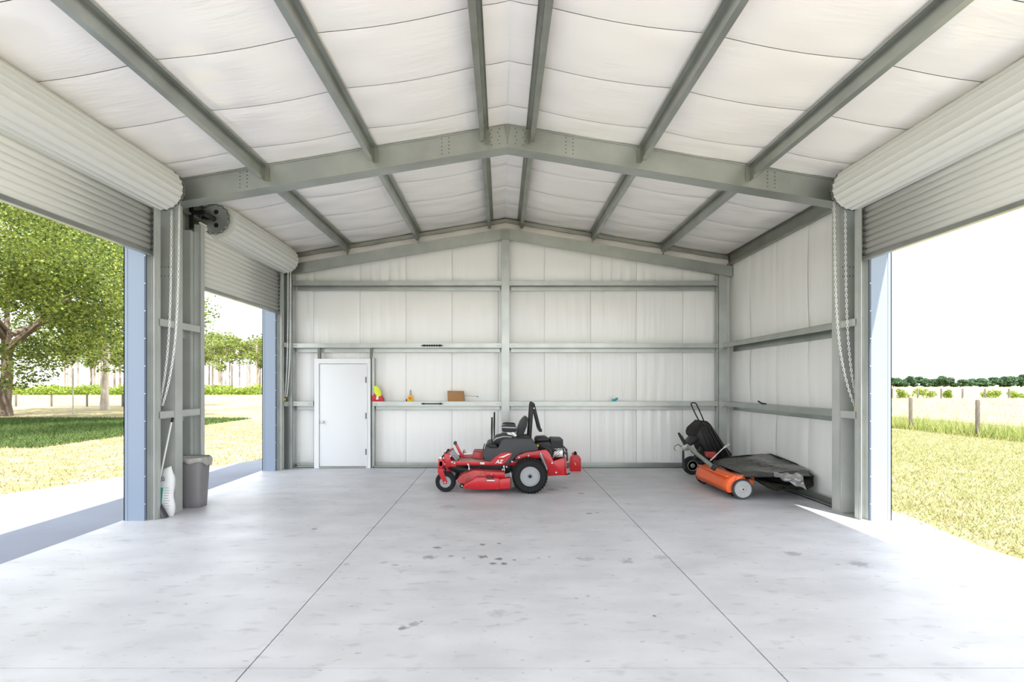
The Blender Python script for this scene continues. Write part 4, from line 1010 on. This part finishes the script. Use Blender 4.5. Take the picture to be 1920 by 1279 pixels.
ct = root('dump_cart', (3.6, 10.4, 0), 'black poly dump cart tipped up on end in the right rear corner', 'cart')
for (X, Y) in ((sx(375, 10.3), 10.3), (sx(375, 10.3)+.42, 10.84)):
    t = MB().lathe([(-.045, .09), (-.05, .10), (-.05, .15), (-.03, .165), (.03, .165), (.05, .15), (.05, .10)], (X, Y, .166), 'y', 36).build('cart_wheel', M['rubber'], ct, smooth=40)
    MB().lathe([(-.045, .10), (-.05, .09), (-.03, .06), (-.055, .03), (-.055, .01)], (X, Y, .166), 'y', 24).build('wheel_disc', M['galvd'], t)
MB().tube([(sx(375, 10.3), 10.3, .166), (sx(375, 10.3)+.42, 10.84, .166)], .015, 8).build('cart_axle', M['bolt'], ct)
# tub: open tray seen from beneath, floor panel with ribs, leaning back
def tub_pt(a, b_, d):
    # a: along the length (0 bottom right .. 1 top left), b_: across (0 near-left .. 1 far-right), d: depth towards its mouth
    o_ = Vector((3.96, 9.92, .40)); L_ = Vector((-.62, .22, .68)); 
    Wv = Vector((.30, .50, .16)); 
    n_ = L_.cross(Wv).normalized()
    if n_.z < 0: n_ = -n_
    return o_+L_*a+Wv*b_-n_*d
YT = 10.15
def T(u, v, dy=0): return (sx(u, YT), YT+dy, sz(v, YT))
face = [(370, 445), (385, 410), (470, 335), (590, 352), (625, 385), (760, 590), (850, 700), (800, 740), (560, 760), (470, 620), (430, 520), (375, 475)]
inner = [(425, 480), (470, 400), (520, 375), (560, 378), (600, 430), (700, 600), (760, 700), (720, 735), (600, 742), (520, 640), (450, 540), (430, 505)]
b = MB(); n = len(face)
vs = []
for (u, v) in face: vs.append((sx(u, YT), YT+.30+(v-335)*-.0002, sz(v, YT)))
for (u, v) in face: vs.append((sx(u, YT)*.999, YT+.27, sz(v, YT)))
for (u, v) in inner: vs.append((sx(u, YT), YT, sz(v, YT)))
fs = [tuple(range(2*n, 3*n))]
for i in range(n):
    j2 = (i+1) % n
    fs += [(i, j2, n+j2, n+i), (n+i, n+j2, 2*n+j2, 2*n+i)]
fs += [tuple(reversed(range(n)))]
b.add(vs, fs); tb_ = b.build('cart_tub', M['tub'], ct, bevel=.012, smooth=45)
lip = [(sx(u, YT), YT+.285, sz(v, YT)) for u, v in face]; lip.append(lip[0])
MB().tube(lip, .016, 8).build('tub_rim', M['tub'], tb_)
rb = MB()
for (p, q) in (((470, 405), (600, 735)), ((505, 385), (655, 738)), ((545, 385), (705, 730)), ((585, 410), (750, 700))):
    a = Vector((sx(p[0], YT), YT-.004, sz(p[1], YT))); c = Vector((sx(q[0], YT), YT-.004, sz(q[1], YT))); rb.bar(a, c, .028, .05, (0, 1, 0))
rb.build('tub_rib', M['tub'], tb_, bevel=.004)
hp = [T(470, 335, .1), T(430, 260, .1), T(385, 160, .1), T(388, 147, .1), T(400, 143, .1), T(425, 143, .1), T(440, 155, .1), T(480, 240, .1), T(520, 335, .1)]
MB().tube(hp, .011, 10).build('pull_handle', M['black'], ct)
MB().bar(T(490, 335, .1), T(480, 440, -.02), .03, .03).build('handle_shaft', M['black'], ct)
MB().prism([(sx(u, 10.1), sz(v, 10.1)) for u, v in ((325, 560), (400, 485), (440, 500), (435, 545), (350, 590))], 'y', 10.05, 10.35).build('cart_frame', M['black'], ct, bevel=.008)
MB().bar((sx(380, 10.2), 10.3, .19), (sx(470, 10.2), 10.2, sz(600, 10.2)), .04, .05).bar((sx(400, 10.2), 10.8, .18), (sx(560, 10.2), 10.3, sz(700, 10.2)), .04, .05).build('cart_leg', M['black'], ct)
MB().prism([(sx(u, 10.2), sz(v, 10.2)) for u, v in ((480, 640), (580, 640), (590, 690), (560, 715), (490, 690))], 'y', 10.0, 10.1).build('cart_latch', M['redworn'], ct, bevel=.005)

# ------------------------------------------------------------------ bin, sack, broom beside the left frame
tc = root('trash_can', (-4.12, 7.62, 0), 'taupe plastic rubbish bin with a loose liner beside the left steel column', 'trash can')
cx, cy = -4.12, 7.62
def can(u, v):
    a = v*2*PI; z = .65*u; hw = .13+.033*u; hd = .12+.03*u
    q = 5; c_, s_ = math.cos(a), math.sin(a); r = (abs(c_)**q+abs(s_)**q)**(-1/q)
    return (cx+hw*r*c_, cy+hd*r*s_, z)
b = MB().grid(can, 8, 48); b.add([can(0, k/24) for k in range(24)], [tuple(range(24))]); b.build('bin_body', M['can'], tc, smooth=40, solid=.004)
def rim_(u, v):
    x, y, z = can(1, v); k = 1+.09*math.sin(PI*u); return (cx+(x-cx)*k, cy+(y-cy)*k, .65+.02*(1-u)-.035*u)
MB().grid(rim_, 4, 48).build('bin_rim', M['can'], tc)
def lin(u, v):
    x, y, z = can(1, v); k = .97+.20*math.sin(PI*min(1, u*.75))+.03*math.sin(v*60)*u+.02*math.sin(v*31+2)*u
    return (cx+(x-cx)*k, cy+(y-cy)*k, .66+.03*math.sin(PI*u)-.085*u-.02*math.sin(v*27)*u-.03*u*math.sin(v*2*PI+.5))
MB().grid(lin, 8, 120).build('bin_liner', M['liner'], tc, smooth=60, solid=.002)
MB().grid(lambda u, v: (cx+(can(1, v)[0]-cx)*.97*(1-u), cy+(can(1, v)[1]-cy)*.97*(1-u), .66-.10*min(1, u*3)), 5, 48).build('liner_inside', M['liner'], tc)

sk_ = root('seed_sack', (-4.17, 7.06, 0), 'white sack with green print standing in the left column corner behind the broom', 'sack')
def sack(u, v):
    a = v*2*PI; z = .585*u; wv = .118+.010*math.sin(u*5); wv *= (1 if u < .8 else 1-.25*(u-.8)/.2); dpt = .06*max(0, math.sin(PI*min(1, .12+u*.88)))**.5
    return (-4.20+wv*math.cos(a)+.02*u+.012*math.sin(u*11+a), 7.07+dpt*math.sin(a)+.008*math.sin(a*3+u*9), z+.03*u*math.cos(a))
b = MB().grid(sack, 16, 28); b.build('sack_body', M['sack'], sk_, smooth=60)
MB().prism([(-4.27, .16), (-4.19, .14), (-4.165, .36), (-4.255, .37)], 'y', 6.995, 7.0).build('green_panel', M['green'], sk_, smooth=0)
text('22-0', .085, (-4.27, 6.996, .375), M['bolt'], sk_, shear=.1, rot=(PI/2, math.radians(-30), 0), bold=.001)
b = MB()
for k in range(9): b.box(-4.155, -4.155+.05+.02*random.random(), 6.996, 6.999, .10+.032*k, .104+.032*k)
b.build('small_print', M['can'], sk_, smooth=0, kind='stuff')
bm_ = root('broom', (-4.15, 6.98, 0), 'white-handled broom with grey bristles leaning in the left column corner', 'broom')
MB().tube([(wx(292, 6.97), 6.97, wz(935, 6.97)), (wx(322, 7.12), 7.12, wz(790, 7.12))], .011, 10).build('broom_handle', M['white'], bm_)
MB().tube([(wx(322, 7.12), 7.12, wz(792, 7.12)), (wx(324, 7.13), 7.13, wz(783, 7.13))], .014, 10).build('handle_tip', M['black'], bm_)
bx0 = wx(293, 6.97)
MB().prism([(bx0-.02, .17), (bx0+.06, .165), (bx0+.155, .01), (bx0+.0, .0), (bx0-.02, .0)], 'y', 6.93, 6.98).build('broom_head', M['pod'], bm_, bevel=.004)
b = MB()
for k in range(14): b.bar((bx0+.0+.004*k, 6.928, .15), (bx0+.004+.0095*k, 6.926, .006), .004, .004, (0, 1, 0))
b.build('bristle', M['can'], bm_, smooth=0, kind='stuff')

# ------------------------------------------------------------------ outdoors
def clump_pts(n, clumps):
    """points in the shells of several ellipsoid clumps (cx,cy,cz,rx,ry,rz)."""
    w = np.array([c[3]*c[4]*c[5] for c in clumps])**.67; w /= w.sum(); idx = RNG.choice(len(clumps), n, p=w); C = np.array(clumps)[idx]
    d = RNG.normal(size=(n, 3)); d /= np.linalg.norm(d, axis=1)[:, None]; r = (.55+.45*RNG.random(n)**.5)[:, None]
    return C[:, :3]+d*C[:, 3:]*r*(1+.12*RNG.normal(size=(n, 1)))
def branches(mb, base, top, r, spread, n, seed):
    rr = random.Random(seed); base = Vector(base); top = Vector(top)
    mb.tube([base+Vector((0, 0, -.1)), base.lerp(top, .15), base.lerp(top, .5)+Vector((r*.4, 0, 0)), top], [r*1.5, r*1.05, r*.9, r*.65], 14)
    for k in range(n):
        a = 2*PI*k/n+rr.random(); s = base.lerp(top, .55+.45*rr.random()); e = s+Vector((math.cos(a)*spread*(.6+.5*rr.random()), math.sin(a)*spread*(.6+.5*rr.random()), spread*(.25+.6*rr.random())))
        mid = s.lerp(e, .5)+Vector((0, 0, spread*.08)); mb.tube([s, mid, e], [r*.5, r*.32, r*.12], 8)
        for q in range(2):
            e2 = mid+Vector(((rr.random()-.5)*spread, (rr.random()-.5)*spread, spread*(.1+.4*rr.random()))); mb.tube([mid, e2], [r*.22, r*.06], 6)
# oak
ok = root('oak_tree', (-26.7, 30.5, -.06), 'broad leafy oak with dark trunk at the far left beyond the first door', 'tree')
b = MB(); branches(b, (-26.7, 30.5, -.06), (-26.3, 30.2, 4.5), .30, 6.5, 9, 3); b.build('trunk', M['bark'], ok, smooth=50)
cl = []
rr = random.Random(11)
for k in range(70):
    a = rr.random()*2*PI; q = rr.random()**.5; R_ = 9.5*q; z = 4.2+rr.random()*9*(1-q*.45)
    cl.append((-25.5+R_*math.cos(a), 27.5+R_*.85*math.sin(a), z, 1.7+rr.random(), 1.7+rr.random(), 1.1+.6*rr.random()))
for k in range(22): cl.append((-28+rr.random()*9, 24+rr.random()*8, 1.8+rr.random()*2.4, 1.3, 1.3, .8))
cl = [(a, b_, c, d*.72, e*.72, f*.75) for a, b_, c, d, e, f in cl]
leaves('foliage', clump_pts(80000, cl), .15, M['oakleaf'], ok, aspect=.7)
o2 = root('oak_tree', (-23.5, 18.5, -.06), 'nearer leafy oak whose low branches reach in at the upper left', 'tree')
b = MB(); branches(b, (-23.5, 18.5, -.06), (-22.5, 18.5, 4.2), .32, 7, 9, 8); b.build('trunk', M['bark'], o2, smooth=50)
cl = []
for k in range(75):
    a = rr.random()*2*PI; q = rr.random()**.5; R_ = 8.8*q; z = 4.9+rr.random()*6*(1-q*.3)
    cl.append((-21.0+R_*math.cos(a), 18.5+R_*.8*math.sin(a), z, 1.1+.6*rr.random(), 1.1+.6*rr.random(), .7+.4*rr.random()))
leaves('foliage', clump_pts(85000, cl), .105, M['oakleaf'], o2, aspect=.7)
p2 = root('tall_tree', (-26.4, 37.8, -.06), 'tall tree with pale straight trunk right of the dark-trunked oak', 'tree')
b = MB(); branches(b, (-26.4, 37.8, -.06), (-26.2, 37.8, 9.5), .20, 4.5, 9, 5); b.build('trunk', M['palebark'], p2, smooth=50)
cl = []
for k in range(34):
    a = rr.random()*2*PI; q = rr.random()**.5; R_ = 5.2*q; cl.append((-26.0+R_*math.cos(a), 37.5+R_*math.sin(a), 5.6+rr.random()*8, 1.5, 1.5, .9))
leaves('foliage', clump_pts(32000, cl), .19, M['oakleaf'], p2, aspect=.7)
# thin pole
tag(MB().tube([(wx(137, 31), 31, -.06), (wx(137, 31), 31, 2.5)], .035, 8).build('pole', M['galv'], origin=(wx(137, 31), 31, -.06)), 'thin grey pole standing between the two big trees', 'pole')
# left wire fence
def fence(name, pts, h, r, label, wires=3):
    f = root(name, (pts[0][0], pts[0][1], -.06), label, 'fence')
    for (x, y) in pts:
        MB().lathe([(0, r), (h*.97, r*.95), (h, r*.7)], (x, y, -.06), 'z', 12).build('post', M['wood'], f)
    for k in range(wires):
        z = -.06+h*(.35+.27*k); MB().tube([(x, y+r, z) for x, y in pts], .004, 4).build('wire', M['bolt'], f)
    return f
fence('wire_fence', [(wx(30+66.6*k, 43.5), 43.5) for k in range(-1, 5)], 1.0, .07, 'wire fence with short dark posts behind the two big trees')
fence('wire_fence', [(15.3, 9.3+3.0*k) for k in range(0, 6)], 1.2, .065, 'nearer wire fence with tall grey posts beyond the right lawn')
fence('wire_fence', [(wx(x, 62), 62) for x in (1633, 1673, 1721, 1765, 1805, 1847, 1892, 1936)], 1.25, .09, 'farther fence with small dark posts across the right field')
# sun-lit hedge and pines
hp_ = RNG.random((26000, 3)); hp_[:, 0] = -122+hp_[:, 0]*82; hp_[:, 1] = 92+hp_[:, 1]*5; hp_[:, 2] = -.05+hp_[:, 2]**1.3*(1.25+.35*np.sin(hp_[:, 0]*.9)+.25*np.sin(hp_[:, 0]*2.3))
tag(leaves('hedge_leaves', hp_, .34, M['hedgeleaf'], origin=(-80, 95, 0)), 'low bright green undergrowth in front of the far pines', 'undergrowth')
pines = []
rr = random.Random(4)
def make_pine(x, y, h, r, seed):
    q = random.Random(seed)
    t = root('pine_tree', (x, y, -.06), 'slender pine with bare pale trunk and tufted crown in the far left wood', 'tree', 'slender pines of the far left wood')
    b = MB(); b.tube([(x, y, -.1), (x+.1*h*.05, y, h*.5), (x+.2*(q.random()-.5), y, h*.96)], [.19, .15, .06], 8)
    for k in range(6):
        a = q.random()*2*PI; z = h*(.60+.3*q.random()); b.tube([(x, y, z), (x+math.cos(a)*r*.8, y+math.sin(a)*r*.8, z+.6)], [.05, .02], 5)
    b.build('trunk', M['barkpale'], t)
    c = [(x+(q.random()-.5)*r*1.5, y+(q.random()-.5)*r*1.5, h*(.62+.38*q.random()), r*.62, r*.62, r*.36) for _ in range(9)]
    leaves('foliage', clump_pts(900, c), .48, M['pineleaf'], t, aspect=.6)
    return t
protos = [make_pine(-70+i, 125, 12.5-.9*i, 2.3-.15*i, i) for i in range(4)]
xs_ = []
for k in range(46):
    for _ in range(60):
        px = (372+rr.random()*124) if k < 26 else (120+rr.random()*118); Y = 105+rr.random()*60
        if all((wx(px, Y)-a)**2+(Y-b)**2 > 4.0**2 for a, b in xs_): break
    xs_.append((wx(px, Y), Y))
    p = protos[k % 4] if k < 4 else copy_tree(protos[k % 4])
    p.location = (wx(px, Y), Y, -.06); s = (.85+.3*rr.random())*Y/128; p.scale = (s, s, s); p.rotation_euler = (0, 0, rr.random()*6)
    if k >= 26: p['label'] = 'slender pine with bare pale trunk seen far behind the pale-trunked tree'; p['group'] = 'slender pines behind the two big trees'
# far right tree line
def far_tree(px0, px1, py, Y, label, seed):
    q = random.Random(seed); x0, x1 = wx(px0, Y), wx(px1, Y); h = wz(py, Y); c = []
    t = root('distant_tree', ((x0+x1)/2, Y, -.06), label, 'tree')
    for k in range(16):
        u = q.random(); x = x0+(x1-x0)*u; hh = h*(.55+.45*math.sin(PI*u)); c.append((x, Y+(q.random()-.5)*5, hh*(.2+.62*q.random()), (x1-x0)*.13, 3, hh*.18))
    leaves('foliage', clump_pts(5200, c), 1.0, M['farleaf'], t, aspect=.8)
    b = MB(); b.tube([((x0+x1)/2, Y, -.1), ((x0+x1)/2, Y, h*.7)], [.5, .3], 8); b.build('trunk', M['bark'], t)
names = ['small dark green tree at the left end of the far right tree line', 'tall rounded tree, second from the left in the far right tree line', 'wide tree, third from the left in the far right tree line',
         'tall tree left of the low gap in the far right tree line', 'lowest tree filling the gap of the far right tree line', 'tree just right of the low gap in the far right tree line',
         'long tree, second from the right in the far right tree line', 'tallest tree at the right end of the far right tree line']
for k, (a, b_, py) in enumerate(((1660, 1690, 708), (1681, 1713, 702.5), (1710, 1760, 705), (1752, 1788, 703), (1780, 1822, 711), (1815, 1860, 706), (1850, 1900, 705), (1885, 1945, 701))):
    far_tree(a, b_, py, 380, names[k], k)
def shrub(px0, px1, py0, py1, Y, seed):
    x0, x1 = wx(px0, Y), wx(px1, Y); h = wz(py0, Y); c = [(x0+(x1-x0)*random.random(), Y+random.random(), h*(.2+.5*random.random()), (x1-x0)*.25, .5, h*.3) for _ in range(8)]
    return leaves('shrub', clump_pts(1100, c), .16, M['hedgeleaf'], kind=None, origin=((x0+x1)/2, Y, 0))
for k, (a, b_, p0, Y, nm) in enumerate(((1722, 1752, 727, 66, 'wide yellow-green bush behind the second far fence post'), (1692, 1701, 728, 66, 'small yellow-green bush between the first two far fence posts'), (1779, 1786, 730, 66, 'tiny round bush left of the fourth far fence post'), (1855, 1888, 731, 66, 'yellow-green bush just left of the sixth far fence post'), (1895, 1925, 732, 66, 'green bush at the right edge of the far fence'))):
    tag(shrub(a, b_, p0, 742, Y, k), nm, 'bush')
# grass
def scatter(n, x0, x1, y0, y1, z, p=1.0):
    q = RNG.random((n, 3)); q[:, 0] = x0+(x1-x0)*q[:, 0]; q[:, 1] = y0+(y1-y0)*q[:, 1]**p; q[:, 2] = z; return q
q = scatter(120000, 4.85, 15.3, 4.0, 21, -.06, 1.2); q = q[(q[:, 0] < .95*q[:, 1]+.6)]
# thin out towards the bare sandy edge
keep = RNG.random(len(q)) < np.clip((q[:, 0]-4.8)/.6, .12, 1); q = q[keep]
tag(blades('lawn_grass', q, .05, M['blade'], origin=(8, 10, -.06), w=.016, lean=.8), 'short yellow-green grass of the right lawn', 'grass')
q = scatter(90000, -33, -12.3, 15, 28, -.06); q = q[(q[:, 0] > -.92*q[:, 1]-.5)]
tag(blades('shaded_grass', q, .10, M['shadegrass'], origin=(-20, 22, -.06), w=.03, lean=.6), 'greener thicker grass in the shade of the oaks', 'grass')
q = scatter(34000, 15.0, 24, 12, 26, -.06)
q = q[np.abs(q[:, 0]-(15.3+1.4*RNG.random(len(q)))) < 1.2]
tag(blades('fence_grass', q, .34, M['greenblade'], origin=(15, 18, -.06), w=.03, lean=.3), 'taller green grass growing along the nearer right fence', 'grass')
q = scatter(60000, 15.5, 62, 18, 62, -.06); q = q[(q[:, 0] > .66*q[:, 1]) & (q[:, 0] < .96*q[:, 1])]
tag(blades('meadow_grass', q, .26, M['straw'], origin=(30, 40, -.06), w=.05, lean=.5), 'dry straw-coloured meadow grass beyond the right fence', 'grass')
q = scatter(60000, -24, -5, 8, 26, -.06, 1.2); q = q[(q[:, 0] > -.92*q[:, 1]-.5) & (q[:, 0] < -.40*q[:, 1])]; q = q[q[:, 0] < -7.7+np.clip((q[:, 1]-8)*.6, 0, 2.6)]
tag(blades('left_lawn_grass', q, .045, M['tanblade'], origin=(-14, 16, -.06), w=.02, lean=.8), 'short patchy dry grass outside the left doors', 'grass')
